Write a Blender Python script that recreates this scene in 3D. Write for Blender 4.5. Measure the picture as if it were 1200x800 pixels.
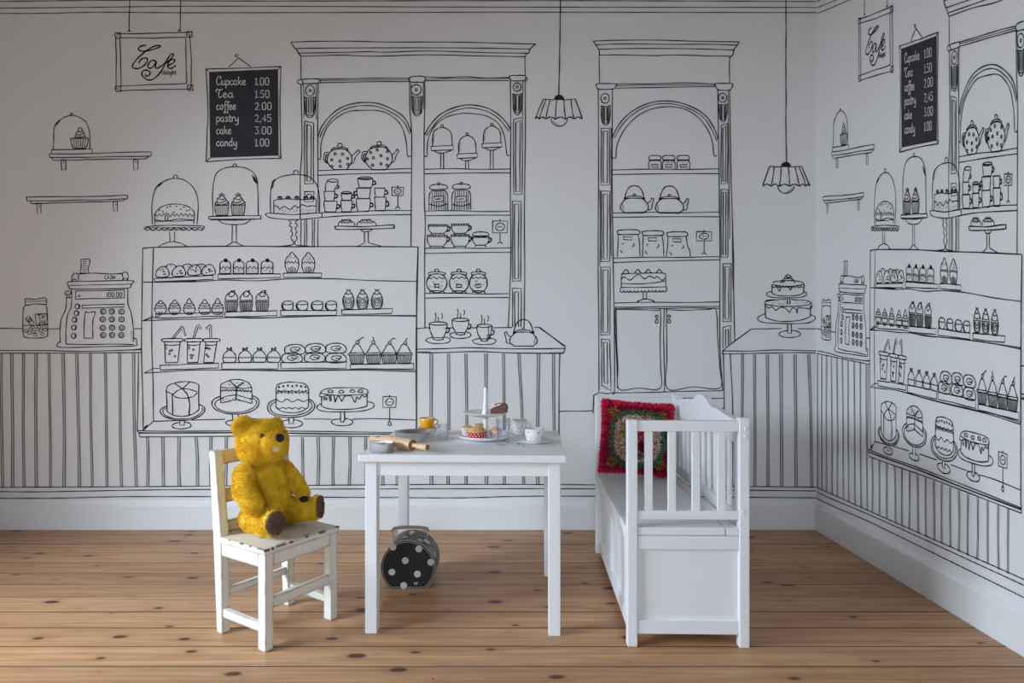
import bpy, bmesh, math, random
import numpy as np
from mathutils import Vector, Matrix

for o in list(bpy.data.objects):
    bpy.data.objects.remove(o, do_unlink=True)
scene = bpy.context.scene
COL = scene.collection
R = math.radians

# ------------------------------------------------------------------ camera
FP, HC, YH = 720.0, 0.809, 404.0        # focal length in pixels of a 1200 frame, eye height, horizon row
cam_d = bpy.data.cameras.new('camera')
cam_d.sensor_width = 36.0
cam_d.lens = FP / 1200 * 36
cam_d.shift_y = (YH - 400) / 1200
cam_d.clip_start = 0.02
cam = bpy.data.objects.new('camera', cam_d)
cam.location = (0, 0, HC)
cam.rotation_euler = (R(90), 0, 0)
COL.objects.link(cam)
scene.camera = cam

# ------------------------------------------------------------------ room measures (metres)
YB = 2.70                # back wall
XR = 1.337               # right wall
XL = -2.62               # left wall (out of frame, holds the window)
YN = -2.10               # wall behind the camera
ZC = 2.62                # ceiling

# ------------------------------------------------------------------ world, daylight, exposure
world = bpy.data.worlds.new('world'); scene.world = world
world.use_nodes = True
wn = world.node_tree.nodes
wn['Background'].inputs[0].default_value = (0.62, 0.78, 1.0, 1)
wn['Background'].inputs[1].default_value = 1.2

def area(name, loc, rot, sx, sy, power, col):
    d = bpy.data.lights.new(name, 'AREA'); d.shape = 'RECTANGLE'
    d.size = sx; d.size_y = sy; d.energy = power; d.color = col
    o = bpy.data.objects.new(name, d); o.location = loc; o.rotation_euler = rot
    COL.objects.link(o); return o
# daylight: open sky outside the two window openings (left wall; the added one behind the camera gives fill)
area('sky_panel', (XL - 1.10, 0.32, 2.15), (0, R(-60), 0), 2.2, 3.0, 960, (0.71, 0.86, 1.0))
area('sky_panel', (-0.45, YN - 0.70, 1.70), (R(67), 0, 0), 2.0, 1.8, 140, (0.70, 0.85, 1.0))  # fill lamp outside the added window behind the camera

vs = scene.view_settings
scene.display_settings.display_device = 'sRGB'
vs.view_transform = 'Standard'
try: vs.look = 'None'
except Exception: pass
vs.gamma = 1.0
vs.use_curve_mapping = False
vs.exposure = -0.16

# ------------------------------------------------------------------ materials
MATS = {}
def srgb(r, g, b):
    f = lambda c: (c / 255 / 12.92) if c / 255 <= .04045 else ((c / 255 + .055) / 1.055) ** 2.4
    return (f(r), f(g), f(b), 1)
def mat(name, col, rough=.5, metal=0, var=0, scale=20, bump=0, bscale=200, spec=None, trans=0, ior=1.45):
    if name in MATS: return MATS[name]
    m = bpy.data.materials.new(name); m.use_nodes = True
    nt = m.node_tree; b = nt.nodes['Principled BSDF']
    b.inputs['Base Color'].default_value = col
    b.inputs['Roughness'].default_value = rough
    b.inputs['Metallic'].default_value = metal
    if spec is not None: b.inputs['Specular IOR Level'].default_value = spec
    if trans: b.inputs['Transmission Weight'].default_value = trans; b.inputs['IOR'].default_value = ior
    tc = nt.nodes.new('ShaderNodeTexCoord')
    if var:
        n = nt.nodes.new('ShaderNodeTexNoise'); n.inputs['Scale'].default_value = scale; n.inputs['Detail'].default_value = 4
        nt.links.new(tc.outputs['Object'], n.inputs['Vector'])
        mx = nt.nodes.new('ShaderNodeMix'); mx.data_type = 'RGBA'
        mx.inputs[6].default_value = tuple(c * (1 - var) for c in col[:3]) + (1,)
        mx.inputs[7].default_value = tuple(min(1, c * (1 + var)) for c in col[:3]) + (1,)
        nt.links.new(n.outputs['Fac'], mx.inputs[0]); nt.links.new(mx.outputs[2], b.inputs['Base Color'])
    if bump:
        n2 = nt.nodes.new('ShaderNodeTexNoise'); n2.inputs['Scale'].default_value = bscale; n2.inputs['Detail'].default_value = 3
        nt.links.new(tc.outputs['Object'], n2.inputs['Vector'])
        bp = nt.nodes.new('ShaderNodeBump'); bp.inputs['Strength'].default_value = bump; bp.inputs['Distance'].default_value = .002
        nt.links.new(n2.outputs['Fac'], bp.inputs['Height']); nt.links.new(bp.outputs['Normal'], b.inputs['Normal'])
    MATS[name] = m; return m

paper = mat('wallpaper', srgb(236, 234, 233), .85, var=.02, scale=1.5, bump=.05, bscale=400, spec=.2)
ink = mat('printed_ink', srgb(50, 50, 54), .9, var=.25, scale=60, spec=.1)
ink_grey = mat('printed_grey_wash', srgb(196, 196, 198), .9, spec=.1)
board = mat('printed_blackboard', srgb(62, 60, 66), .85, var=.2, scale=14, spec=.15)
chalk = mat('printed_chalk', srgb(225, 225, 225), .9, spec=.1)
ceil_m = mat('ceiling_paint', srgb(150, 133, 112), .9, var=.01, scale=3)  # unseen ceiling toned dark and warm to cut bounce onto the upper walls
room_m = mat('plain_wall_paint', srgb(172, 160, 146), .9, var=.02, scale=2)  # unseen walls toned down to grey-beige to reduce their bounce light
trim_m = mat('trim_paint', srgb(240, 240, 240), .45, var=.015, scale=6, spec=.4)
white = mat('white_lacquer', srgb(238, 238, 239), .35, var=.015, scale=9, spec=.45)
bench_m = mat('bench_paint', srgb(236, 236, 238), .42, var=.015, scale=7, bump=.05, bscale=60, spec=.4)
china = mat('white_china', srgb(240, 238, 234), .2, var=.01, spec=.6)
tin = mat('dull_tin', (.78, .78, .78, 1), .42, metal=1, var=.12, scale=30)
steel = mat('steel', (.55, .56, .58, 1), .25, metal=1, var=.06)
alu = mat('aluminium', (.92, .93, .95, 1), .36, metal=1, var=.05)
def acrylic():
    m = bpy.data.materials.new('clear_acrylic'); m.use_nodes = True
    nt = m.node_tree; N = nt.nodes; L = nt.links; N.remove(N['Principled BSDF'])
    t_ = N.new('ShaderNodeBsdfTransparent'); t_.inputs[0].default_value = (.97, .98, 1, 1)
    g_ = N.new('ShaderNodeBsdfGlossy'); g_.inputs['Roughness'].default_value = .06
    lw = N.new('ShaderNodeLayerWeight'); lw.inputs['Blend'].default_value = .28
    mr = N.new('ShaderNodeMapRange'); mr.inputs[3].default_value = .02; mr.inputs[4].default_value = .34
    mx = N.new('ShaderNodeMixShader'); L.new(lw.outputs['Fresnel'], mr.inputs[0]); L.new(mr.outputs[0], mx.inputs[0])
    L.new(t_.outputs[0], mx.inputs[1]); L.new(g_.outputs[0], mx.inputs[2]); L.new(mx.outputs[0], N['Material Output'].inputs[0])
    return m
glass = acrylic()
yellow = mat('yellow_glaze', srgb(240, 178, 24), .3, var=.05, spec=.5)
beech = mat('turned_beech', srgb(222, 182, 140), .5, var=.10, scale=35)
beech_end = mat('beech_end_grain', srgb(150, 105, 72), .6, var=.12, scale=60)
green_d = mat('green_dot', srgb(40, 185, 130), .5)
red_d = mat('red_dot', srgb(205, 30, 60), .5)
olive_d = mat('olive_dot', srgb(170, 165, 60), .5)
teal_d = mat('teal_dot', srgb(80, 170, 140), .5)
pink_m = mat('pink_paper', srgb(244, 216, 228), .7, var=.05)
redpap = mat('red_paper', srgb(196, 10, 28), .6, var=.06)
lime = mat('lime_line', srgb(190, 205, 90), .6)
sponge = mat('sponge_crumb', srgb(214, 168, 110), .8, var=.16, scale=90, bump=.4, bscale=300)
choc = mat('chocolate_felt', srgb(112, 78, 66), .9, var=.18, scale=120, bump=.5, bscale=400)
icing = mat('white_icing', srgb(240, 236, 232), .7)
blackc = mat('black_case_covering', srgb(26, 24, 24), .45, var=.15, scale=40, bump=.15, bscale=500)
greyc = mat('black_case_side', srgb(66, 68, 74), .42, var=.12, scale=30, bump=.15, bscale=500)
dotw = mat('pale_spot', srgb(205, 207, 205), .6, var=.05)
piping = mat('worn_piping', srgb(176, 168, 158), .6, var=.15, scale=80)
handle_m = mat('worn_handle', srgb(164, 140, 118), .5, var=.18, scale=50)
brass = mat('dull_nickel', (.62, .58, .52, 1), .4, metal=.8)
nose_m = mat('nose_thread', srgb(22, 20, 22), .45, bump=.5, bscale=300)
eye_m = mat('brown_glass_eye', srgb(60, 34, 14), .1, spec=.8)
sole_m = mat('brown_plush', srgb(120, 92, 78), .95, var=.35, scale=90, bump=.8, bscale=260)
pad_m = mat('dark_pad', srgb(48, 36, 30), .9, var=.2, scale=60)
muz_m = mat('worn_white', srgb(232, 222, 196), .95)
pinkbit = mat('pink_scrap', srgb(205, 50, 140), .6)

def chipped(name, paint, wood, wear=.35):
    """old paint, worn through to the wood along the edges"""
    m = bpy.data.materials.new(name); m.use_nodes = True
    nt = m.node_tree; N = nt.nodes; L = nt.links; b = N['Principled BSDF']
    b.inputs['Roughness'].default_value = .5
    tc = N.new('ShaderNodeTexCoord')
    bv = N.new('ShaderNodeBevel'); bv.samples = 6; bv.inputs['Radius'].default_value = .012
    ge = N.new('ShaderNodeNewGeometry')
    dt = N.new('ShaderNodeVectorMath'); dt.operation = 'DOT_PRODUCT'
    L.new(bv.outputs['Normal'], dt.inputs[0]); L.new(ge.outputs['Normal'], dt.inputs[1])
    ns = N.new('ShaderNodeTexNoise'); ns.inputs['Scale'].default_value = 26; ns.inputs['Detail'].default_value = 6
    L.new(tc.outputs['Object'], ns.inputs['Vector'])
    a = N.new('ShaderNodeMath'); a.operation = 'SUBTRACT'; a.inputs[0].default_value = 1
    L.new(dt.outputs['Value'], a.inputs[1])
    s = N.new('ShaderNodeMath'); s.operation = 'MULTIPLY'; s.inputs[1].default_value = wear * 4
    L.new(a.outputs[0], s.inputs[0])
    ad = N.new('ShaderNodeMath'); ad.operation = 'ADD'
    L.new(s.outputs[0], ad.inputs[0]); L.new(ns.outputs['Fac'], ad.inputs[1])
    cr = N.new('ShaderNodeMapRange'); cr.inputs[1].default_value = .74; cr.inputs[2].default_value = .79
    L.new(ad.outputs[0], cr.inputs[0])
    n3 = N.new('ShaderNodeTexNoise'); n3.inputs['Scale'].default_value = 5
    L.new(tc.outputs['Object'], n3.inputs['Vector'])
    pm = N.new('ShaderNodeMix'); pm.data_type = 'RGBA'
    pm.inputs[6].default_value = tuple(c * .93 for c in paint[:3]) + (1,); pm.inputs[7].default_value = paint
    L.new(n3.outputs['Fac'], pm.inputs[0])
    mx = N.new('ShaderNodeMix'); mx.data_type = 'RGBA'
    L.new(cr.outputs[0], mx.inputs[0]); L.new(pm.outputs[2], mx.inputs[6]); mx.inputs[7].default_value = wood
    L.new(mx.outputs[2], b.inputs['Base Color'])
    return m
chair_m = chipped('chipped_white_paint', srgb(232, 229, 218), srgb(120, 88, 62), .5)
chair_cream = chipped('chipped_cream_paint', srgb(240, 222, 180), srgb(140, 104, 66), .4)
bare_wood = mat('bare_wood_scrape', srgb(126, 90, 62), .7, var=.2, scale=60)

def pine():
    m = bpy.data.materials.new('pine_boards'); m.use_nodes = True
    nt = m.node_tree; N = nt.nodes; L = nt.links; b = N['Principled BSDF']
    b.inputs['Roughness'].default_value = .42
    b.inputs['Specular IOR Level'].default_value = .35
    ge = N.new('ShaderNodeNewGeometry'); oi = N.new('ShaderNodeObjectInfo')
    off = N.new('ShaderNodeVectorMath'); off.operation = 'MULTIPLY_ADD'
    cx = N.new('ShaderNodeCombineXYZ')
    for i in range(3): L.new(oi.outputs['Random'], cx.inputs[i])
    off.inputs[1].default_value = (13.0, 7.0, 3.0)
    L.new(cx.outputs[0], off.inputs[0]); L.new(ge.outputs['Position'], off.inputs[2])
    # stretched grain
    mp = N.new('ShaderNodeMapping'); mp.inputs['Scale'].default_value = (1.1, 26, 1)
    L.new(off.outputs[0], mp.inputs[0])
    g = N.new('ShaderNodeTexNoise'); g.inputs['Scale'].default_value = 2.2; g.inputs['Detail'].default_value = 6; g.inputs['Roughness'].default_value = .6
    g.inputs['Distortion'].default_value = .5
    L.new(mp.outputs[0], g.inputs['Vector'])
    ramp = N.new('ShaderNodeValToRGB')
    e = ramp.color_ramp.elements
    e[0].position = .30; e[0].color = srgb(162, 116, 79)
    e[1].position = .72; e[1].color = srgb(207, 162, 121)
    L.new(g.outputs['Fac'], ramp.inputs[0])
    # knots: sparse voronoi cells, longer across the board's run
    mk = N.new('ShaderNodeMapping'); mk.inputs['Scale'].default_value = (5.0, 10.5, 0)
    L.new(off.outputs[0], mk.inputs[0])
    vo = N.new('ShaderNodeTexVoronoi'); vo.voronoi_dimensions = '2D'; vo.inputs['Scale'].default_value = 1.0
    L.new(mk.outputs[0], vo.inputs['Vector'])
    sep = N.new('ShaderNodeSeparateColor'); L.new(vo.outputs['Color'], sep.inputs[0])
    # knot radius varies per cell; most cells have none
    kr = N.new('ShaderNodeMapRange'); kr.inputs[1].default_value = .45; kr.inputs[2].default_value = 1.0
    kr.inputs[3].default_value = 0.0; kr.inputs[4].default_value = .125
    L.new(sep.outputs[0], kr.inputs[0])
    dv = N.new('ShaderNodeMath'); dv.operation = 'SUBTRACT'
    L.new(kr.outputs[0], dv.inputs[0]); L.new(vo.outputs['Distance'], dv.inputs[1])
    km = N.new('ShaderNodeMapRange'); km.inputs[1].default_value = -.03; km.inputs[2].default_value = .03
    L.new(dv.outputs[0], km.inputs[0])
    halo = N.new('ShaderNodeMapRange'); halo.inputs[1].default_value = -.22; halo.inputs[2].default_value = .02
    halo.inputs[4].default_value = .35
    L.new(dv.outputs[0], halo.inputs[0])
    tint = N.new('ShaderNodeMapRange'); tint.inputs[3].default_value = .86; tint.inputs[4].default_value = 1.10
    L.new(oi.outputs['Random'], tint.inputs[0])
    m0 = N.new('ShaderNodeMix'); m0.data_type = 'RGBA'; m0.blend_type = 'MULTIPLY'; m0.inputs[0].default_value = 1
    cc = N.new('ShaderNodeCombineColor')
    for i in range(3): L.new(tint.outputs[0], cc.inputs[i])
    L.new(ramp.outputs[0], m0.inputs[6]); L.new(cc.outputs[0], m0.inputs[7])
    m1 = N.new('ShaderNodeMix'); m1.data_type = 'RGBA'; m1.inputs[7].default_value = srgb(150, 100, 62)
    L.new(halo.outputs[0], m1.inputs[0]); L.new(m0.outputs[2], m1.inputs[6])
    m2 = N.new('ShaderNodeMix'); m2.data_type = 'RGBA'; m2.inputs[7].default_value = srgb(78, 46, 34)
    L.new(km.outputs[0], m2.inputs[0]); L.new(m1.outputs[2], m2.inputs[6])
    L.new(m2.outputs[2], b.inputs['Base Color'])
    bp = N.new('ShaderNodeBump'); bp.inputs['Strength'].default_value = .12; bp.inputs['Distance'].default_value = .001
    L.new(g.outputs['Fac'], bp.inputs['Height']); L.new(bp.outputs['Normal'], b.inputs['Normal'])
    return m
pine_m = pine()
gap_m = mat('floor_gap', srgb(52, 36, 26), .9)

def plush():
    m = bpy.data.materials.new('golden_plush'); m.use_nodes = True
    nt = m.node_tree; N = nt.nodes; L = nt.links; b = N['Principled BSDF']
    b.inputs['Roughness'].default_value = .85
    b.inputs['Sheen Weight'].default_value = .25
    b.inputs['Sheen Tint'].default_value = srgb(255, 225, 120)
    ge = N.new('ShaderNodeNewGeometry')
    n1 = N.new('ShaderNodeTexNoise'); n1.inputs['Scale'].default_value = 30; n1.inputs['Detail'].default_value = 4
    L.new(ge.outputs['Position'], n1.inputs['Vector'])
    rp = N.new('ShaderNodeValToRGB'); e = rp.color_ramp.elements
    e[0].position = .30; e[0].color = srgb(234, 182, 22)
    e[1].position = .62; e[1].color = srgb(254, 220, 54)
    k = rp.color_ramp.elements.new(.70); k.color = srgb(252, 226, 130)
    L.new(n1.outputs['Fac'], rp.inputs[0]); L.new(rp.outputs[0], b.inputs['Base Color'])
    return m
plush_m = plush()
def vcol(name, rough=.9):
    m = bpy.data.materials.new(name); m.use_nodes = True
    nt = m.node_tree; b = nt.nodes['Principled BSDF']; b.inputs['Roughness'].default_value = rough
    a = nt.nodes.new('ShaderNodeVertexColor'); a.layer_name = 'Col'
    nt.links.new(a.outputs['Color'], b.inputs['Base Color'])
    b.inputs['Specular IOR Level'].default_value = .2
    return m
pile_m = vcol('dyed_rag_pile')

# ------------------------------------------------------------------ mesh helpers
def link(name, me, m=None, parent=None):
    o = bpy.data.objects.new(name, me); COL.objects.link(o)
    if m is not None: me.materials.append(m)
    if parent is not None: o.parent = parent
    return o
def obj(name, bm, m=None, parent=None, smooth=False, bevel=0, segs=2, sub=0):
    bmesh.ops.recalc_face_normals(bm, faces=bm.faces[:])
    me = bpy.data.meshes.new(name); bm.to_mesh(me); bm.free()
    if smooth:
        for p in me.polygons: p.use_smooth = True
    o = link(name, me, m, parent)
    if bevel:
        md = o.modifiers.new('bevel', 'BEVEL'); md.width = bevel; md.segments = segs; md.limit_method = 'ANGLE'; md.angle_limit = R(40)
        if smooth is None: pass
    if sub:
        md = o.modifiers.new('sub', 'SUBSURF'); md.levels = sub; md.render_levels = sub
    return o
def tag(o, label, cat=None, group=None, kind=None):
    o['label'] = label
    if cat: o['category'] = cat
    if group: o['group'] = group
    if kind: o['kind'] = kind
    return o
def empty(name, loc=(0, 0, 0), rz=0):
    o = bpy.data.objects.new(name, None); COL.objects.link(o)
    o.location = loc; o.rotation_euler = (0, 0, rz); o.empty_display_size = .05
    return o
def box(bm, x0, x1, y0, y1, z0, z1, M=None):
    vs_ = [bm.verts.new((x, y, z)) for x in (x0, x1) for y in (y0, y1) for z in (z0, z1)]
    for f in ((0, 1, 3, 2), (4, 6, 7, 5), (0, 4, 5, 1), (2, 3, 7, 6), (0, 2, 6, 4), (1, 5, 7, 3)):
        bm.faces.new([vs_[i] for i in f])
    if M is not None: bmesh.ops.transform(bm, matrix=M, verts=vs_)
    return vs_
def lathe(bm, prof, n=32, M=None, close=False, lobes=0, lobe_amp=0):
    """prof: (radius, height) pairs"""
    rings = []; allv = []
    for r, z in prof:
        if r < 1e-6:
            v = bm.verts.new((0, 0, z)); rings.append([v]); allv.append(v)
        else:
            rg = []
            for i in range(n):
                a = 2 * math.pi * i / n; rr = r * (1 + lobe_amp * math.cos(lobes * a))
                rg.append(bm.verts.new((rr * math.cos(a), rr * math.sin(a), z)))
            rings.append(rg); allv += rg
    if close: rings.append(rings[0])
    for a, b in zip(rings, rings[1:]):
        if len(a) == 1 and len(b) == 1: continue
        for i in range(n):
            j = (i + 1) % n
            if len(a) == 1: bm.faces.new((a[0], b[i], b[j]))
            elif len(b) == 1: bm.faces.new((a[i], b[0], a[j]))
            else: bm.faces.new((a[i], b[i], b[j], a[j]))
    if M is not None: bmesh.ops.transform(bm, matrix=M, verts=allv)
    return allv
def prism(bm, pts, d0, d1, axis='y', M=None):
    """polygon (a,b) extruded along an axis"""
    def P(a, b, d):
        return {'y': (a, d, b), 'x': (d, a, b), 'z': (a, b, d)}[axis]
    A = [bm.verts.new(P(a, b, d0)) for a, b in pts]; B = [bm.verts.new(P(a, b, d1)) for a, b in pts]
    bm.faces.new(A); bm.faces.new(B[::-1])
    for i in range(len(pts)):
        j = (i + 1) % len(pts); bm.faces.new((A[i], B[i], B[j], A[j]))
    if M is not None: bmesh.ops.transform(bm, matrix=M, verts=A + B)
def tube(bm, pts, r, n=8, closed=False, rad=None):
    pts = [Vector(p) for p in pts]; rings = []
    up = Vector((0, 0, 1)); m_ = len(pts); prev = None
    for i, p in enumerate(pts):
        if closed: t = pts[(i + 1) % m_] - pts[i - 1]
        else: t = pts[min(i + 1, m_ - 1)] - pts[max(i - 1, 0)]
        t.normalize()
        if prev is None:
            s = t.cross(up)
            if s.length < .1: s = t.cross(Vector((1, 0, 0)))
        else: s = prev - t * prev.dot(t)
        s.normalize(); prev = s.copy(); u = t.cross(s)
        rr = rad[i] if rad else r
        rings.append([bm.verts.new(p + (s * math.cos(2 * math.pi * k / n) + u * math.sin(2 * math.pi * k / n)) * rr) for k in range(n)])
    pairs = list(zip(rings, rings[1:]))
    if closed: pairs.append((rings[-1], rings[0]))
    for a, b in pairs:
        for k in range(n): bm.faces.new((a[k], b[k], b[(k + 1) % n], a[(k + 1) % n]))
    if not closed: bm.faces.new(rings[0][::-1]); bm.faces.new(rings[-1])
def ellipsoid(bm, c, r, M=None, u=20, v=14):
    r_ = bmesh.ops.create_uvsphere(bm, u_segments=u, v_segments=v, radius=1)
    mt = Matrix.Translation(c) @ (M if M is not None else Matrix.Identity(4)) @ Matrix.Diagonal((*r, 1))
    bmesh.ops.transform(bm, matrix=mt, verts=r_['verts'])
def crom(pts, n=6, closed=False):
    pts = [np.array(p, float) for p in pts]; out = []; m_ = len(pts)
    if m_ < 3 and not closed: return [tuple(p) for p in pts]
    rng = range(m_ if closed else m_ - 1)
    for i in rng:
        p1 = pts[i]; p2 = pts[(i + 1) % m_]
        p0 = pts[i - 1] if (closed or i > 0) else 2 * p1 - p2
        p3 = pts[(i + 2) % m_] if (closed or i + 2 < m_) else 2 * p2 - p1
        for k in range(n):
            t = k / n
            out.append(tuple(.5 * (2 * p1 + (p2 - p0) * t + (2 * p0 - 5 * p1 + 4 * p2 - p3) * t * t + (3 * p1 - p0 - 3 * p2 + p3) * t ** 3)))
    if not closed: out.append(tuple(pts[-1]))
    return out

# ------------------------------------------------------------------ the room
def struct(name, bm, m, parent=None, **k):
    o = obj(name, bm, m, parent, **k)
    if parent is None: o['kind'] = 'structure'
    return o
TH = .12
bm = bmesh.new(); box(bm, XL - TH, XR + TH, YB, YB + TH, 0, ZC)
wall_back = struct('wall_back', bm, paper)
wall_back['label'] = 'white back wall papered with an ink-drawn cafe mural'
bm = bmesh.new(); box(bm, XR, XR + TH, YN, YB, 0, ZC)
wall_right = struct('wall_right', bm, paper)
wall_right['label'] = 'white right wall papered with the same cafe mural'
WY0, WY1, WZ0, WZ1 = .05, 1.35, .35, 1.74
bm = bmesh.new()
box(bm, XL - TH, XL, YN, WY0, 0, ZC); box(bm, XL - TH, XL, WY1, YB, 0, ZC)
box(bm, XL - TH, XL, WY0, WY1, 0, WZ0); box(bm, XL - TH, XL, WY0, WY1, WZ1, ZC)
o = struct('wall_left', bm, room_m); o['label'] = 'plain grey-beige wall with a window, left of the view'
bm = bmesh.new(); N0, N1, M0, M1 = -1.15, .25, .30, 1.65
box(bm, XL - TH, N0, YN - TH, YN, 0, ZC); box(bm, N1, XR + TH, YN - TH, YN, 0, ZC)
box(bm, N0, N1, YN - TH, YN, 0, M0); box(bm, N0, N1, YN - TH, YN, M1, ZC)
o = struct('wall_front', bm, room_m); o['label'] = 'plain grey-beige wall with an added fill window behind the viewer'
bm = bmesh.new(); box(bm, XL - TH, XR + TH, YN - TH, YB + TH, ZC, ZC + .1)
o = struct('ceiling', bm, ceil_m); o['label'] = 'plain brown-beige ceiling of the room, darkened to cut bounce'
def window(name, place):
    bm = bmesh.new()
    for a0, a1, b0, b1 in ((0, 1, 0, .04), (0, 1, .96, 1), (0, .04, 0, 1), (.96, 1, 0, 1), (.48, .52, 0, 1), (0, 1, .64, .67)):
        place(bm, a0, a1, b0, b1)
    o = struct(name, bm, trim_m); o['label'] = 'white wooden window frame with glazing bars'
window('window_1', lambda bm, a, b, c, d: box(bm, XL - .05, XL + .01, WY0 + a * (WY1 - WY0), WY0 + b * (WY1 - WY0), WZ0 + c * (WZ1 - WZ0), WZ0 + d * (WZ1 - WZ0)))
window('window_fill', lambda bm, a, b, c, d: box(bm, N0 + a * (N1 - N0), N0 + b * (N1 - N0), YN - .05, YN + .01, M0 + c * (M1 - M0), M0 + d * (M1 - M0)))  # added, unseen window that lets in fill light from behind the camera

# floor: one pine board after another
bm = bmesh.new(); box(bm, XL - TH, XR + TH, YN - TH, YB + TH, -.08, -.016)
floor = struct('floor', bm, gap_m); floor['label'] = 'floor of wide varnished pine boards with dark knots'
random.seed(4)
SEAMS = [2.72, 2.606, 2.50, 2.397, 2.284, 2.18, 2.077, 1.975, 1.864, 1.757, 1.65, 1.547]
while SEAMS[-1] > YN: SEAMS.append(SEAMS[-1] - random.uniform(.099, .109))
for k, (y1, y0) in enumerate(zip(SEAMS, SEAMS[1:])):
    g = .0026 if k in (8,) else random.choice((.0010, .0013, .0018))
    bm = bmesh.new(); box(bm, XL, XR, y0 + g, y1 - g, -.016, random.uniform(-.0008, 0))
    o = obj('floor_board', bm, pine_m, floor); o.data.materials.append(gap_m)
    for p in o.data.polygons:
        if abs(p.normal.y) > .5: p.material_index = 1      # gap darkness put into the colour of the joint sides

# skirting boards with a stepped top
SK = [(0, 0), (0, .104), (.003, .110), (.009, .116), (.011, .122), (.012, .130)]
def skirting(name, place, lab):
    bm = bmesh.new(); place(bm); o = struct(name, bm, trim_m); o['label'] = lab
TS = .016
bm = bmesh.new(); prism(bm, [(YB - TS + a, b) for a, b in SK] + [(YB, .130), (YB, 0)], XL, XR, 'x')
o = struct('baseboard_back', bm, trim_m, bevel=.001, segs=1); o['label'] = 'white moulded skirting board along the back wall'
bm = bmesh.new(); prism(bm, [(XR - .012 + a, b) for a, b in SK] + [(XR, .130), (XR, 0)], YN, YB - .004, 'y')
o = struct('baseboard_right', bm, trim_m, bevel=.001, segs=1); o['label'] = 'white moulded skirting board along the right wall'

# ------------------------------------------------------------------ the mural: ink drawings printed on the wallpaper
# drawn once on the paper (units: 1/267 m), then hung on the back wall and again on the right wall, where the
# drop runs downhill away from the corner as it does in the room
EPS = .0010
def on_back(u, v):
    return ((u - 600) / FP * YB, YB - EPS, HC - (v - YH) / FP * YB)
def on_right(u, v):
    s = 1794.0 / (1805.0 - u)
    x = 295 + 662 * s; y = 265 + (v - 265) * s
    Y = XR * FP / (x - 600)
    return (XR - EPS, Y, HC - (y - YH) / FP * Y)
rnd = random.Random(11)
MOT = []; W = 1.25
def M_(name): MOT.append(dict(n=name, S=[], F=[]))
def _add(pts, w, closed=False, m='ink'): MOT[-1]['S'].append((pts, w, closed, m))
def P(*pts, w=W, wob=.35, closed=False, m='ink'):
    pts = list(pts)
    if closed: pts = pts + [pts[0]]
    out = []
    for (x0, y0), (x1, y1) in zip(pts, pts[1:]):
        d = math.hypot(x1 - x0, y1 - y0); n = max(1, int(d / 9))
        nx, ny = (-(y1 - y0) / (d + 1e-9), (x1 - x0) / (d + 1e-9)); q = 0
        for k in range(n):
            t = k / n; a = 0
            if n > 1 and k > 0:
                q = q * .75 + rnd.uniform(-1, 1) * wob * .75; a = q
            out.append((x0 + (x1 - x0) * t + nx * a, y0 + (y1 - y0) * t + ny * a))
    out.append(pts[-1])
    if len(out) > 3 and any(True for _ in [0]) and len(pts) == 2: out = crom(out, 2)
    _add(out, w, False, m)
def S(*pts, w=W, closed=False, n=5, m='ink'): _add(crom(pts, n, closed), w, closed, m)
def E(cx, cy, rx, ry, a0=0, a1=360, w=W, m='ink'):
    n = max(8, int((rx + ry) * 1.1 * abs(a1 - a0) / 360)); n = min(n, 48)
    full = abs(a1 - a0) >= 360
    pts = [(cx + rx * math.cos(R(a0 + (a1 - a0) * i / n)), cy + ry * math.sin(R(a0 + (a1 - a0) * i / n))) for i in range(n + (0 if full else 1))]
    _add(pts, w, full, m)
def F(pts, m='ink'): MOT[-1]['F'].append((list(pts), m))
def FE(cx, cy, rx, ry, m='ink'): F([(cx + rx * math.cos(R(a)), cy + ry * math.sin(R(a))) for a in range(0, 360, 36)], m)
def WV(x0, x1, y, amp, n, y1=None, w=1.0):
    y1 = y if y1 is None else y1; pts = []
    for i in range(2 * n + 1):
        t = i / (2 * n); pts.append((x0 + (x1 - x0) * t, y + (y1 - y) * t + (amp if i % 2 else -amp) * rnd.uniform(.6, 1.2)))
    S(*pts, w=w, n=3)
def SC(x0, x1, y, r, n, y1=None, w=1.0):
    y1 = y if y1 is None else y1; pts = []
    for i in range(n):
        for a in (180, 140, 90, 40, 0):
            t = (i + .5 - .5 * math.cos(R(180 - a)) * -1) / n
            t = (i + (1 - math.cos(R(180 - a))) / 2) / n
            pts.append((x0 + (x1 - x0) * t, y + (y1 - y) * t + r * math.sin(R(a))))
    _add(pts, w)
def HA(x, y, dx, dy, n, sx, sy):
    for i in range(n): _add([(x + sx * i, y + sy * i), (x + sx * i + dx, y + sy * i + dy)], .8)

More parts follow.
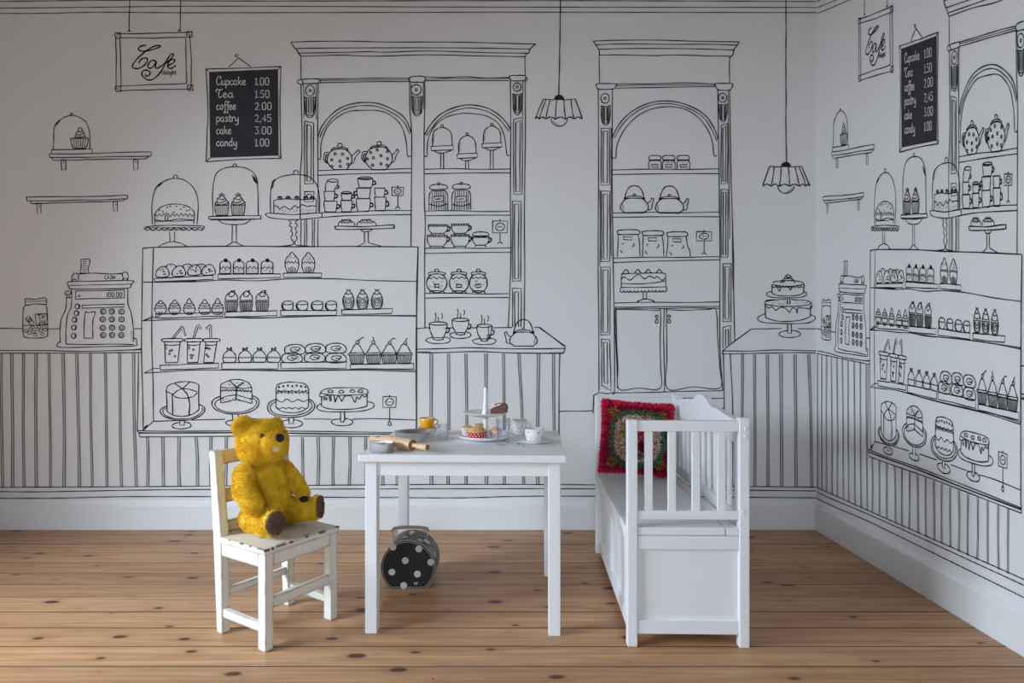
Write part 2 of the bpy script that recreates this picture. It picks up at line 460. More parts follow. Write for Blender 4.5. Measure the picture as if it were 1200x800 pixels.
GL = {
 'a': ([[(.7, .85), (.4, 1), (.1, .7), (.1, .3), (.35, 0), (.6, .2), (.7, .85)], [(.7, 1), (.7, .2), (.9, 0)]], 1.0),
 'c': ([[(.7, .8), (.45, 1), (.1, .6), (.15, .15), (.45, 0), (.8, .25)]], .85),
 'd': ([[(.7, .85), (.4, 1), (.1, .7), (.1, .3), (.35, 0), (.6, .2), (.7, .85)], [(.7, 1.8), (.7, .2), (.9, 0)]], 1.0),
 'e': ([[(.1, .45), (.6, .6), (.6, .9), (.35, 1), (.1, .6), (.15, .15), (.45, 0), (.8, .25)]], .85),
 'f': ([[(.75, 1.55), (.55, 1.8), (.35, 1.5), (.35, -.5), (.15, -.7), (.02, -.4)], [(.1, 1), (.65, 1)]], .62),
 'g': ([[(.7, .85), (.4, 1), (.1, .7), (.1, .3), (.35, 0), (.6, .2), (.7, .85)], [(.7, 1), (.7, -.4), (.4, -.7), (.1, -.5)]], .9),
 'h': ([[(.1, 1.8), (.1, 0)], [(.1, .7), (.4, 1), (.65, .8), (.65, 0)]], .85),
 'i': ([[(.15, 1), (.15, .1), (.3, 0)], [(.15, 1.35), (.15, 1.5)]], .42),
 'k': ([[(.1, 1.8), (.1, 0)], [(.65, 1), (.35, .65), (.12, .5)], [(.3, .55), (.65, .05), (.85, .1)]], .88),
 'l': ([[(.15, 1.8), (.15, .15), (.3, 0)]], .42),
 'n': ([[(.1, 1), (.1, 0)], [(.1, .7), (.4, 1), (.65, .75), (.65, .15), (.85, 0)]], .92),
 'o': ([[(.4, 1), (.1, .6), (.2, .1), (.5, 0), (.7, .5), (.6, .9), (.4, 1)], [(.6, .9), (.9, .85)]], .88),
 'p': ([[(.1, 1), (.1, -.7)], [(.1, .8), (.4, 1), (.7, .7), (.65, .2), (.35, 0), (.1, .2)]], .86),
 'r': ([[(.1, 1), (.1, 0)], [(.1, .65), (.35, 1), (.6, .9)]], .66),
 's': ([[(.6, .85), (.35, 1), (.12, .78), (.35, .52), (.6, .25), (.35, 0), (.05, .15)]], .72),
 't': ([[(.25, 1.5), (.25, .15), (.5, 0), (.65, .1)], [(0, 1), (.6, 1)]], .66),
 'u': ([[(.1, 1), (.1, .25), (.3, 0), (.6, .2), (.65, .9)], [(.65, 1), (.65, .15), (.85, 0)]], .9),
 'y': ([[(.1, 1), (.12, .4), (.35, .15), (.65, .4)], [(.7, 1), (.7, -.4), (.4, -.7), (.1, -.5)]], .85),
 'C': ([[(.75, 1.25), (1, 1.5), (.75, 1.85), (.3, 1.6), (.1, .9), (.2, .2), (.6, 0), (1, .3)]], 1.1),
 'T': ([[(.1, 1.1), (-.05, 1.4), (.15, 1.8), (.5, 1.65), (1, 1.8)], [(.55, 1.68), (.42, .9), (.42, .2), (.6, 0), (.9, .25)]], 1.0),
 '0': ([[(.1, .3), (.1, 1.3), (.25, 1.6), (.55, 1.6), (.7, 1.3), (.7, .3), (.55, 0), (.25, 0), (.1, .3)]], .92),
 '1': ([[(.08, 1.3), (.35, 1.6), (.35, 0)], [(.1, 0), (.6, 0)]], .66),
 '2': ([[(.1, 1.3), (.4, 1.6), (.7, 1.3), (.6, .8), (.1, 0), (.75, 0)]], .92),
 '3': ([[(.1, 1.6), (.7, 1.6), (.35, 1), (.7, .7), (.7, .25), (.4, 0), (.1, .2)]], .92),
 '4': ([[(.55, 0), (.55, 1.6), (.05, .5), (.8, .5)]], .92),
 '5': ([[(.7, 1.6), (.15, 1.6), (.1, .95), (.5, 1), (.72, .6), (.6, .1), (.3, 0), (.05, .15)]], .92),
 '.': ([[(.1, 0), (.1, .14)]], .32), ',': ([[(.16, .15), (.05, -.3)]], .34), ' ': ([], .5),
 'A': ([[(0, 0), (.4, 1.6), (.8, 0)], [(.15, .6), (.65, .6)]], .95), 'H': ([[(.1, 0), (.1, 1.6)], [(.7, 0), (.7, 1.6)], [(.1, .8), (.7, .8)]], .9),
 'I': ([[(.2, 0), (.2, 1.6)]], .45), 'P': ([[(.1, 0), (.1, 1.6), (.6, 1.5), (.6, .9), (.1, .7)]], .8),
 'J': ([[(.6, 1.6), (.6, .3), (.3, 0), (.05, .3)]], .8), 'R': ([[(.1, 0), (.1, 1.6), (.6, 1.5), (.6, .9), (.1, .75), (.7, 0)]], .85),
 'S': ([[(.7, 1.4), (.4, 1.6), (.1, 1.25), (.4, .85), (.7, .4), (.4, 0), (.05, .2)]], .85),
 'B': ([[(.7, 1.4), (.35, 1.6), (.08, .9), (.2, .15), (.5, 0), (.72, .25)]], .9),   # plain capital C of the till
}
SMOOTH = set('acdefghiklnoprstuyCTS0')
def text(s, x, y, width, xh, w=.9, m='ink'):
    tot = sum(GL[c][1] for c in s); k = width / tot; cx = x
    for c in s:
        for st in GL[c][0]:
            pts = [(cx + a * k, y - b * xh) for a, b in st]
            if c in SMOOTH and len(pts) > 2: pts = crom(pts, 3)
            _add(pts, w, False, m)
        cx += GL[c][1] * k

# --- mouldings and boarding ---------------------------------------------------------------------
M_('drawn_cornice_lines')
for pts in ([(-70, 3), (120, 0.8), (300, 1.5), (640, 1), (956, 2)], [(-70, 10), (90, 9), (240, 7.5), (560, 8.5), (956, 9)], [(-70, 15), (30, 16), (120, 14.6), (240, 15.2), (600, 14.5), (956, 15)]):
    S(*pts, n=24, w=1.1)
M_('drawn_skirting_lines')
for pts in ([(-70, 571), (150, 570), (480, 567.5), (650, 567.5), (800, 569), (956, 570.5)], [(-70, 574), (40, 576), (200, 573.5), (480, 572.5), (700, 572.5), (956, 575)], [(-70, 583), (60, 583.5), (170, 581.5), (420, 582.5), (540, 583), (650, 581), (956, 583)]):
    S(*pts, n=24)
def plank(x0, y0, x1, y1):
    xm = (x0 + x1) / 2 + rnd.uniform(-1, 1); d = rnd.uniform(1.2, 1.6)
    M_('drawn_board_groove')
    ym = (y0 + y1) / 2
    S((x0 - d, y0), (xm - d * .8, ym), (x1 - d, y1), w=.9); S((x0 + d, y0), (xm + d * .9, ym), (x1 + d, y1), w=.9)
    F([(x0 - d, y0), (x0 + d, y0), (xm + d * .9, ym), (x1 + d, y1), (x1 - d, y1), (xm - d * .8, ym)], 'grey')
for a, b in ((-55, -53), (-38, -37), (-19, -18), (1.5, 3.7), (14, 15.2), (28, 28.5), (42.6, 43), (57.5, 59.5), (74, 75.3), (90, 93.4), (106, 108.6), (123.6, 125.6), (140.5, 142.6), (156.7, 160)):
    plank(a, 414, b, 570.5)
for x in (173, 191, 210, 230, 247.4, 265.2, 284, 302, 320, 337, 354.6, 372.6, 391, 410, 428.5, 448, 466): plank(x, 512, x + rnd.uniform(-1, 1.5), 569)
for a, b in ((505.5, 505.5), (525.5, 525), (546, 546), (569.5, 570), (590, 591), (608, 613.6), (631, 630), (648.5, 650)): plank(a, 414, b, 567.5)
for a, b in ((870, 871), (884, 884.6), (899, 900), (915, 916), (931.5, 933), (947.5, 951)): plank(a, 415, b, 570.5)
M_('drawn_counter_side'); S((656, 414), (655, 460), (655, 567)); P((655, 482), (694, 481))
M_('drawn_counter_side'); S((855.5, 414), (858.5, 480), (858, 570)); S((847.5, 414), (848.5, 470), (848, 570)); P((800, 466.5), (848, 466.5)); P((846, 478), (849, 478.5))

# --- cafe sign, blackboard, lamps, wall shelves ---------------------------------------------------
M_('drawn_cafe_sign')
P((152.2, 0), (151.6, 37)); P((212, 0), (211, 37)); E(151.8, 37.6, 1.8, 1.8, 180, 360); E(210.6, 37.2, 1.8, 1.8, 180, 360)
P((137, 40), (165, 39.6), (222.5, 38), w=1.3); P((222.5, 41), (224.5, 72), (224, 103), w=1.3); P((224, 104.5), (170, 105.6), (140, 106.5), w=1.3); P((136.5, 104), (136.6, 70), (136, 43), w=1.3)
P((141, 44.5), (180, 45), (218, 43.6)); P((218, 43.6), (219, 98)); P((219, 98), (185, 99), (165, 100), (142, 101)); P((142, 101), (141.6, 70), (140.6, 44.5))
for cx, cy in ((138.2, 41.6), (222, 40.5), (138.6, 104.2), (223, 103)):
    S((cx - 3.4, cy - 1), (cx - 2, cy - 3.4), (cx + .6, cy - 2.6), (cx + 3, cy - 3.2), (cx + 3, cy + .4), (cx + 3.6, cy + 2.6), (cx + .8, cy + 3.2), (cx - 2, cy + 3), closed=True)
    E(cx, cy, 1.1, .9, 0, 260, w=.8)
CW = 1.9
c5 = lambda *p: [(a / 5, b / 5) for a, b in p]
S(*c5((858, 265), (825, 272), (813, 290), (835, 301), (885, 294), (938, 275), (930, 266), (880, 284), (815, 335), (778, 382), (785, 400), (815, 401), (850, 380), (866, 350), (848, 340), (824, 353), (815, 372)), w=CW)
S(*c5((920, 362), (892, 355), (868, 382), (874, 400), (898, 392), (918, 362)), w=CW); S(*c5((918, 362), (912, 393), (925, 401), (948, 385)), w=CW)
S(*c5((945, 388), (985, 362), (1016, 326), (1006, 317), (976, 358), (946, 418), (900, 464), (860, 466), (832, 436), (845, 413), (874, 416), (880, 436), (862, 447), (850, 436)), w=CW)
S(*c5((958, 372), (990, 366)), w=1.2)
S(*c5((986, 386), (1020, 366), (1022, 350), (1000, 352), (984, 384), (990, 400), (1010, 399), (1032, 384)), w=CW)
text('delight', 190, 87.4, 17, 3.0, w=.85)

M_('drawn_blackboard')
F([(245.2, 84.4), (326, 81), (326.6, 182.4), (246.4, 185)], 'board')
P((241.4, 81), (285, 80), (329.4, 78), w=1.3); P((329.4, 78), (328.2, 130), (329.4, 185.6), w=1.3); P((329.4, 185.6), (290, 186.5), (241.6, 189.6), w=1.3); P((241.6, 189.6), (244, 130), (241.4, 81), w=1.3)
for a, b in (((241.4, 81), (245.2, 84.4)), ((329.4, 78), (326, 81)), ((329.4, 185.6), (326.6, 182.4)), ((241.6, 189.6), (246.4, 185))): P(a, b)
E(277.6, 65.4, 1.7, 1.7); P((280, 68), (268, 79)); P((280, 68), (294, 78.4))
for word, yb, wd, num, nw in (('Cupcake', 99.6, 35, '1.00', 18), ('Tea', 114.4, 21, '1.50', 18.5), ('coffee', 128.6, 23.5, '2.00', 21), ('pastry', 142.6, 26.5, '2,45', 21), ('cake', 157, 18, '3.00', 21), ('candy', 171.2, 24.5, '1.00', 18)):
    text(word, 253.6, yb, wd, 5.4, w=1.15, m='chalk'); text(num, 298.4, yb, nw, 5.1, w=1.05, m='chalk')

def lamp(cx, cy, flip, yc):
    M_('drawn_pendant_lamp')
    k = -1 if flip else 1
    X = lambda a: cx + k * a
    P((X(1.8 if not flip else .3), -6), (X(-.4 if not flip else -.6), cy - 5), w=1.4)
    F([(cx + 6.2 * math.cos(R(a)), cy + .6 - 6.2 * math.sin(R(a))) for a in range(0, 181, 15)])
    P((X(-18.5), cy - .4), (X(-6), cy + .6), w=1.4); P((X(6), cy + .6), (X(19), cy - .4), w=1.4)
    P((X(-18.5), cy), (X(-28), cy + 22.5), w=1.5); P((X(19), cy), (X(27), cy + 21.8), w=1.5)
    for a, b in ((-15.5, -23.5), (-10.5, -15.7), (-2.8, -4.2), (5.6, 7.6), (13.8, 17.4)): S((X(a), cy + .5), (X((a + b) / 2 - .5), cy + 12), (X(b), cy + 23))
    xs = [-28, -23.5, -15.7, -4.2, 7.6, 17.4, 27]
    for a, b in zip(xs, xs[1:]): S((X(a), cy + 23), (X((a + b) / 2), cy + 20.6), (X(b), cy + 23), w=1.6)
    E(cx, cy + 22.5, 9.6, 9, 0, 180); HA(X(-7.5), cy + 27, k * 2, -1.4, 5, k * 1.5, 1.2)
lamp(655.2, 116.6, False, 111); lamp(920.8, 195.2, True, 189)

M_('drawn_wall_shelf')
P((58, 180.4), (110, 179.8), (177.4, 178)); P((177.4, 178), (177.4, 183)); P((177.4, 183), (110, 184.2), (58.5, 184.5)); P((58.5, 184.5), (58, 180.4))
P((60.5, 185), (63.5, 188), (110, 187), (170, 186.4), (175, 183.5))
for x in (72, 156.5): P((x, 187.4), (x + 5.6, 187.2), (x + 5.2, 198.8), (x + .6, 199.2), closed=True); FE(x + 3, 190, .9, .9)
M_('drawn_wall_shelf')
P((31.4, 231), (90, 230.6), (149.6, 228.6)); P((149.6, 228.6), (149.6, 233)); P((149.6, 233), (90, 234.6), (32, 235.4)); P((32, 235.4), (31.4, 231))
P((36, 235.6), (37, 238.6), (90, 237), (144, 235.5), (147.5, 233))
for x, y in ((43.3, 238.8), (132.8, 236.4)): P((x, y), (x + 5, y), (x + 5, y + 11), (x + .6, y + 11.4), closed=True); FE(x + 3, y + 3, .8, .8)
M_('drawn_glass_dome')
P((60.6, 175.6), (108, 174.6), (108.6, 179.2)); P((60.6, 175.6), (60.6, 180))
S((62.8, 175.6), (63.2, 160), (64, 149), (70, 141), (83, 135.4), (96, 139), (103, 147), (105.4, 158), (105.6, 174.4)); E(84, 134, 1.4, 1.3); HA(66, 147, 3, -4, 3, .8, -.8)
def cup_wrap(x, yt, yb, hw, hb, n=6, w=.95):
    P((x - hw, yt), (x + hw, yt - .3), w=1.2); S((x - hw, yt), (x - hw * .92, (yt + yb) / 2), (x - hb, yb)); S((x + hw, yt), (x + hw * .92, (yt + yb) / 2), (x + hb, yb)); P((x - hb, yb), (x + hb, yb))
    for i in range(n):
        t = (i + 1) / (n + 1) * 2 - 1; _add([(x + t * hw, yt), (x + t * hb, yb)], w * .9)
M_('drawn_cupcake'); cup_wrap(93.5, 162.2, 174, 10.4, 7, 6)
S((87.5, 161), (90, 157.5), (89, 156), (92, 153.5), (91.5, 152), (94, 149.4), (97, 153), (98.6, 156), (99.6, 159), (100.5, 161)); S((90, 157.5), (94, 158.5), (98, 156)); S((92, 153.5), (94.5, 155), (97, 153)); S((88.5, 160.5), (94, 161), (99.5, 159.5))

# --- left counter: tip jar and till ----------------------------------------------------------------
M_('drawn_counter_top'); S((-70, 386), (0, 384.6), (27, 385)); P((56, 385.3), (70.5, 385)); P((157.5, 385), (167, 385)); S((-70, 411), (40, 410.5), (100, 411.5), (166, 409.5)); S((-70, 414), (60, 413.6), (166, 413)); P((156, 410), (166, 409), w=2)
M_('drawn_tip_jar')
S((30.5, 350), (42, 350.6), (53, 348.8), (54.6, 352), (54, 356.4), (42, 356), (31, 357.6), (30, 353), closed=True); P((31, 353), (54, 352.6), w=.9)
S((31, 357.5), (28, 360.5), (27.2, 368), (27.4, 390), (29.6, 395), (42, 396), (54, 394.6), (56.2, 390), (55.6, 365), (54.4, 358.4), (54, 356.4))
P((41.4, 368), (55, 367.4), (56.3, 379.6), (43, 380.6), closed=True); text('TIP', 44.6, 373.2, 9.4, 2.7, w=1.0); text('JAR', 44.8, 379.2, 10.4, 2.8, w=1.0)
P((30.2, 373), (34.6, 370.2), (41, 379), (37, 381.5), closed=True); E(35.4, 375, 1.6, 2); P((27.6, 381.4), (56, 380.4), w=.8)
for x, y in ((31, 387.5), (36, 385.5), (35, 390), (40, 388.6), (42, 392), (44.5, 385.6), (48, 387), (50, 391), (53, 386), (38.6, 383.4), (52, 383.4), (46, 383)): E(x, y, 2.4, 1.6, w=.9)
M_('drawn_cash_register')
S((95, 303.6), (99, 304), (104.6, 303.6), (105.6, 308), (103.4, 314), (104.6, 320)); S((95, 303.6), (95.4, 312), (94.2, 320)); P((94.2, 320), (104.6, 320))
for i in range(6): _add([(97.3, 306.6 + i * 2.2), (102.2 - (i % 2), 306.4 + i * 2.2)], .8)
S((92, 321), (110, 320), (130, 321), (143, 320.4)); S((93, 328.6), (92, 325), (93, 321)); S((143, 320.4), (144.4, 325), (144, 328))
S((84.6, 330), (84.6, 324), (88, 320), (92, 321)); S((143, 320.4), (147.5, 318.6), (150.4, 322), (150, 329)); E(87.6, 329, 2.6, 2, 180, 360); E(147, 328, 2.6, 2, 180, 360)
S((80, 334), (82, 330), (110, 329.4), (153, 328.6), (156, 331), (153.6, 334), (150.6, 337.4), (120, 338.4), (84, 338.6), (81.6, 336.6), closed=True); P((81, 334.6), (154, 332.6), w=.9)
text('BASH', 122.6, 326.8, 13, 2.5, w=1.0)
S((84, 338.6), (84.4, 348), (83.4, 360), (79.4, 369), (77.4, 386), (77.6, 402.6)); S((78, 349), (77.4, 362), (72, 374), (70.4, 390), (71, 401)); P((78, 349), (84, 348.6)); P((78.4, 344.8), (78.6, 349)); P((81.6, 344.8), (81.6, 349)); S((76.4, 343), (79, 340.8), (83, 342), (82.6, 344.6), (77.6, 345), closed=True)
S((150, 338), (150.2, 356), (154, 367), (156.4, 384), (157, 400)); HA(155.4, 388, -2, .4, 6, .1, 2.2)
S((71, 400.6), (68.4, 401.4), (68, 406.4), (85, 407), (120, 406), (158, 405), (160.2, 402), (160, 397), (157, 396.4)); S((77.6, 403), (100, 403.6), (130, 403), (157, 403.6))
P((89, 341), (146, 339.4), (146, 349), (89, 350.6), closed=True); text('A', 91.6, 348.2, 3.4, 2.2); text('100.00', 124.4, 347.4, 19.6, 2.9, w=1.0)
P((96.4, 357.6), (146, 356.4), (146, 359.6), (96.6, 361), closed=True)
S((100.4, 365), (104, 366.2), (112, 365.4), (109.4, 374), (108.8, 384), (109.2, 396)); S((100.4, 365), (99, 376), (98.6, 396)); P((98.6, 396), (109.2, 396.2))
for x, y in ((91, 359), (90, 367), (87.6, 374.6), (87, 383.6), (86.6, 393.4)): E(x, y, 2.9, 3.1, w=1.4); E(x + .8, y + .2, 1, 1.8, -90, 120, w=.9)
for x in (121, 131.5, 142.5):
    for y in (365, 374, 384, 392.6): E(x + rnd.uniform(-.4, .4), y, 3.3, 3.1, w=1.5); E(x, y, 1.3, 1.2, w=.9)

# --- the glazed display case ---------------------------------------------------------------------------
M_('drawn_display_case')
S((167.4, 291), (190, 289.6), (280, 288.4), (340, 289), (420, 288.8), (490, 289.2), w=1.5); S((490, 289.4), (488.6, 340), (488, 400), (488, 505), w=1.9)
S((167.4, 291), (166.6, 350), (166, 410), (167.6, 470), (168, 504)); S((180, 290), (178.6, 340), (178, 400), (179.6, 450), (180, 493.4)); S((162.4, 414), (162, 450), (161, 504))
P((168, 330.6), (178, 330.4)); S((178, 330.4), (230, 330), (262, 328), (300, 329), (340, 326.6), (390, 326.6), (440, 328.8), (488, 329.6)); S((182, 330.6), (230, 329.6))
P((167, 376), (180, 370), w=1.2); S((167, 376), (200, 374.4), (240, 373.6), (270, 372), (300, 372.8), (340, 371.4), (420, 369.6), (488, 370.6)); P((167, 376), (188, 369.6)); S((265, 372), (330, 371.8), (395, 370), (480, 369.4), (488, 370.6), w=.9)
P((169, 437), (180, 431.5)); S((169, 437), (200, 435.2), (240, 433.2), (330, 434.4), (420, 433.6), (488, 435.4)); P((180, 431.6), (188, 431.6)); S((260, 433.4), (330, 433.6), (430, 432.6), (488, 433.6), w=.9)
P((168, 504), (180, 493.4)); S((180, 493.4), (212, 492.4)); S((225, 492), (264, 491)); S((288, 490.6), (327, 490.6)); S((356, 490.6), (389, 491)); S((413, 491), (440, 490.4), (487.6, 492)); HA(169, 501, 4, -4, 4, 0, .8)
S((161, 504.4), (200, 505), (300, 504.6), (400, 505.6), (489, 507)); S((163, 507), (200, 507), (300, 506.8), (380, 508), (489, 508.4), w=1.8); S((164.5, 511.8), (220, 511.4), (320, 510.6), (400, 511), (489, 511.6)); P((161, 504.4), (163, 507.6), (164.5, 511.8)); P((489, 505), (489, 511.8))
def tray(a, b, c, d): M_('drawn_tray'); P(a, b, c, d, closed=True, w=1.3)
# on top: three covered cake stands
M_('drawn_covered_cake_stand')
S((178.6, 263), (178.4, 238), (183, 220), (193, 212), (205.6, 209), (218, 212), (228, 222), (232.4, 238), (231, 263)); E(205.8, 207.4, 2.4, 2.4, 150, 390); HA(184, 220, 4, -5, 4, 1.3, -.9)
S((182, 263.4), (181.6, 252), (186, 245), (194, 240.6), (206, 239), (219, 241.2), (226, 246), (228, 251), (227, 262.6)); WV(182, 228, 252, 1.8, 9); S((194, 253), (193.6, 257), (196, 258.6), (197.6, 253)); S((182, 257.6), (196, 259), (210, 256.6), (227, 258)); P((182, 259.6), (227, 258.6), w=.9)
for x, y in ((187, 246.4), (191, 248), (196, 243), (199.6, 242), (204, 248.6), (207, 241.6), (212, 245), (216, 242.6), (219, 247), (195, 250), (222, 246)): FE(x, y, 1, .9)
S((170, 266), (182, 264.6), (205, 264), (237, 264.8), (239, 267)); SC(169, 239, 266.6, 3.4, 10, w=1.5); SC(171, 237, 268.4, -2, 11, w=1.2)
P((199, 271), (199.4, 283)); P((204.8, 271), (204.6, 283)); S((186, 289), (192, 285.6), (202, 283.2), (212, 285), (219.6, 289))
M_('drawn_covered_cake_stand')
S((250, 253), (249.2, 225), (253, 205), (262, 197.6), (275, 195.6), (290, 197.6), (300, 207), (302.4, 225), (302.6, 253)); E(275.2, 194, 2, 2, 150, 390); HA(295, 205, 5, 5, 5, .6, 1.6)
P((245, 253.6), (275, 252.8), (305.4, 252.6)); S((305.4, 252.6), (305.6, 255.6), (300, 256.6), (250, 256.8), (245, 256), (245, 253.6)); S((246.6, 257.6), (275, 258), (301, 256.8)); S((256, 258), (263, 262), (275, 263.2), (287, 262), (294, 257.6)); P((272.4, 263), (272, 283)); P((277, 263), (277.2, 283)); S((264, 289), (270, 285.6), (274.6, 283.4), (280, 285.6), (287, 289))
for x in (260, 279.2):
    M_('drawn_cupcake'); cup_wrap(x, 240.6, 252.4, 8.2, 6.6, 6)
    S((x - 8, 240.4), (x - 7, 237), (x - 5, 235.4), (x - 5.4, 233), (x - 2, 231), (x, 229), (x + 4, 232), (x + 5.6, 235), (x + 8, 237), (x + 8, 240.4)); S((x - 7, 237), (x, 237.4), (x + 6, 234)); S((x - 4, 233), (x + 1, 234), (x + 4, 232)); S((x - 7, 239), (x, 240), (x + 8, 237.6))
    P((x - 4, 229), (x, 226), (x + 4, 229), w=1.0); P((x - 2.6, 230), (x + 1, 227), (x + 3, 231), w=.9)
M_('drawn_covered_cake_stand')
S((317, 250), (317, 228), (320, 214), (330, 207), (347, 204.6), (362, 207), (371, 216), (374.4, 230), (374.6, 250)); E(347, 202.4, 2.9, 2.9, 160, 380); HA(317.4, 222, 3.4, -4, 5, .3, -2)
P((321, 250), (321, 234.6)); S((321, 234.6), (335, 233), (350, 234), (370.6, 233)); P((370.6, 233), (370.4, 250)); S((321, 241), (325, 241.6), (328, 245), (333, 242), (338, 244.6), (341, 245.4), (346, 240.6), (349, 243.6), (354, 239.8), (360, 242), (366, 241), (370.6, 242))
for x in (328, 337.6, 348, 358.6, 366): E(x, 232.4, 2.4, 2.2, 170, 370, w=1.7); E(x, 232.4, 1, 1, w=.9)
for i in range(46): FE(rnd.uniform(322.5, 369), rnd.uniform(245.6, 249.5), .35, .35)
S((312, 250.4), (320, 250), (345, 251.4), (370, 249.6), (376.6, 250), (377, 254), (372, 255.4), (345, 257.4), (320, 255.6), (312.6, 253), closed=True)
S((338.4, 258.4), (341.4, 261), (339, 264), (342.4, 267), (341, 270.4), (343, 274), (341, 279), (343.6, 283), (342, 287), (326, 288.6)); S((348.6, 258.2), (346, 261), (348.8, 264), (346, 267.6), (348, 271.4), (346.4, 275), (348.4, 279.4), (345.8, 283.4), (347, 287), (363, 288.6))
# first shelf
tray((181, 326.2), (249.6, 322.8), (249.8, 327.4), (181.4, 330))
for x in (200.6, 220, 236): M_('drawn_biscuit'); S((x - 6, 314), (x - 4.6, 310.6), (x, 309.2), (x + 4.6, 310.8), (x + 6, 313.6)); FE(x, 312, .7, .6)
for x, y in ((190.6, 318.8), (209.8, 317.8), (228, 316.6), (244.4, 316.4)):
    M_('drawn_biscuit'); S((x - 7.4, y + 5), (x - 7, y - 1), (x - 2, y - 5.8), (x + 4, y - 6), (x + 7.6, y), (x + 7, y + 4.6), (x, y + 6), closed=True, w=1.35)
    for i in range(6): FE(x + rnd.uniform(-4, 4), y + rnd.uniform(-3.6, 3.6), 1, .8)
tray((255.6, 321.2), (328.4, 321), (329.2, 325), (255.8, 326.6))
for x0, x1 in ((257.6, 270.4), (273.6, 286), (288.6, 302.6), (306, 320)):
    M_('drawn_small_cake'); xm = (x0 + x1) / 2
    P((x0, 320), (x0 + .2, 308.5)); S((x0 + .2, 309), (x0 + 2, 306.6), (xm, 305.6), (x1 - 2, 306.6), (x1, 309)); P((x1, 309), (x1, 319.6)); P((x0 - .6, 320.4), (x1 + .8, 320.2)); WV(x0, x1, 313.6, 1.5, 3); FE(xm + .6, 305, 2.5, 2.4)
    for i in range(12): FE(rnd.uniform(x0 + 1, x1 - 1), rnd.uniform(315.6, 319), .4, .4)
tray((332, 320.2), (377, 320), (376.4, 325), (332.4, 325))
def tall_cup(x, top, mid, bot, hw, sw=False):
    M_('drawn_cupcake')
    S((x - hw, mid), (x - hw * .8, mid - 4.4), (x - hw * .42, mid - 8), (x, top), (x + hw * .42, mid - 8), (x + hw * .8, mid - 4.4), (x + hw, mid)); S((x - hw, mid - .6), (x - hw + .4, (mid + bot) / 2), (x - hw * .62, bot)); S((x + hw, mid - .6), (x + hw - .4, (mid + bot) / 2), (x + hw * .62, bot)); P((x - hw * .62, bot), (x + hw * .62, bot))
    if sw:
        for k in range(3): S((x - hw * (.9 - .25 * k), mid - 3 - k * 4.6), (x, mid - 1.6 - k * 4.6), (x + hw * (.9 - .25 * k), mid - 3 - k * 4.6), w=1.1)
        for k in range(3): E(x, mid + 1, hw * (.85 - .27 * k), (bot - mid) * (.85 - .27 * k), 0, 180, w=1.1)
        P((x - hw, mid), (x + hw, mid), w=1.1)
    else:
        WV(x - hw, x + hw, mid + .4, 1.3, 4)
        for i in range(5): t = (i + 1) / 6 * 2 - 1; _add([(x + t * hw * .8, mid + 5 + abs(t) * 2), (x + t * hw * .6, bot - .6)], .95)
        for i in range(20): FE(x + rnd.uniform(-hw * .6, hw * .6), rnd.uniform(mid - 9, mid - 2), .35, .35)
tall_cup(342.2, 295.4, 307, 319.6, 8); tall_cup(361.4, 295.6, 307, 319.6, 7.6)
# second shelf
tray((182.6, 368), (261.4, 366), (261.4, 370.4), (182.8, 372.4))
for x, t in ((188.4, 352), (204.8, 351.4), (222, 349.4), (240, 350.6), (255.2, 349.2)):
    M_('drawn_cupcake'); S((x - 6, 360), (x - 5.4, 357), (x - 3.4, 355), (x, t), (x + 3.4, 355), (x + 5.4, 357), (x + 6, 360)); S((x - 6, 359.6), (x - 7, 362.4), (x - 4, 367.8), (x + 4, 367.6), (x + 7, 362.4), (x + 6, 359.6)); WV(x - 6.4, x + 6.4, 361, .8, 4); S((x - 5, 357.6), (x, 358.6), (x + 5, 357.4)); S((x - 3.4, 355), (x, 356), (x + 3.4, 355))
    for i in (-3, -1, 1, 3): _add([(x + i, 365), (x + i * .7, 367.4)], .9)
tray((263.4, 365.8), (324.6, 363.8), (324.8, 369.8), (263.8, 371.2))
for x, h in ((271.4, 341), (288.6, 340), (307.4, 341.6)):
    M_('drawn_cupcake'); cup_wrap(x, 353.4, 364.8, 7.6, 5.8, 7, 1.1); P((x - 7.6, 352), (x + 7.6, 351.6))
    S((x - 7.4, 351.6), (x - 6.8, 347.6), (x - 4.6, 344.6), (x, h + 1), (x + 5, 344.4), (x + 7, 347.8), (x + 7.4, 351.4)); S((x - 3, 345.6), (x - 1, 347.6), (x + 2.6, 346.4), (x + 4, 342.6), (x + 1, 340.6), (x - 2, 342.6), closed=True); P((x + 2, 341.6), (x + 4.4, 340), w=1.7)
tray((329, 363.4), (395, 363.6), (394, 369.4), (329.2, 370))
for x0, x1 in ((330, 344), (347, 361), (364.4, 378.8), (381, 395)):
    M_('drawn_small_cake'); S((x0 + .6, 356), (x0 + 3, 353.6), ((x0 + x1) / 2, 352.6), (x1 - 2, 353.4), (x1 - .4, 355.6), (x1 - .8, 361), (x1 - 3, 363.2), (x0 + 3, 363), (x0 + .4, 360), closed=True, w=1.3); S((x0 + 1, 356), ((x0 + x1) / 2, 357), (x1 - .6, 356)); S((x0 + 1, 357), (x0 + 1.6, 361), (x0 + 4, 363), w=2)
tray((400.4, 363), (460.6, 361.4), (459, 367.2), (400.6, 368.2))
for x in (408.4, 424.8, 441.8): tall_cup(x, 339.8, 351, 362.2, 6.6, True)
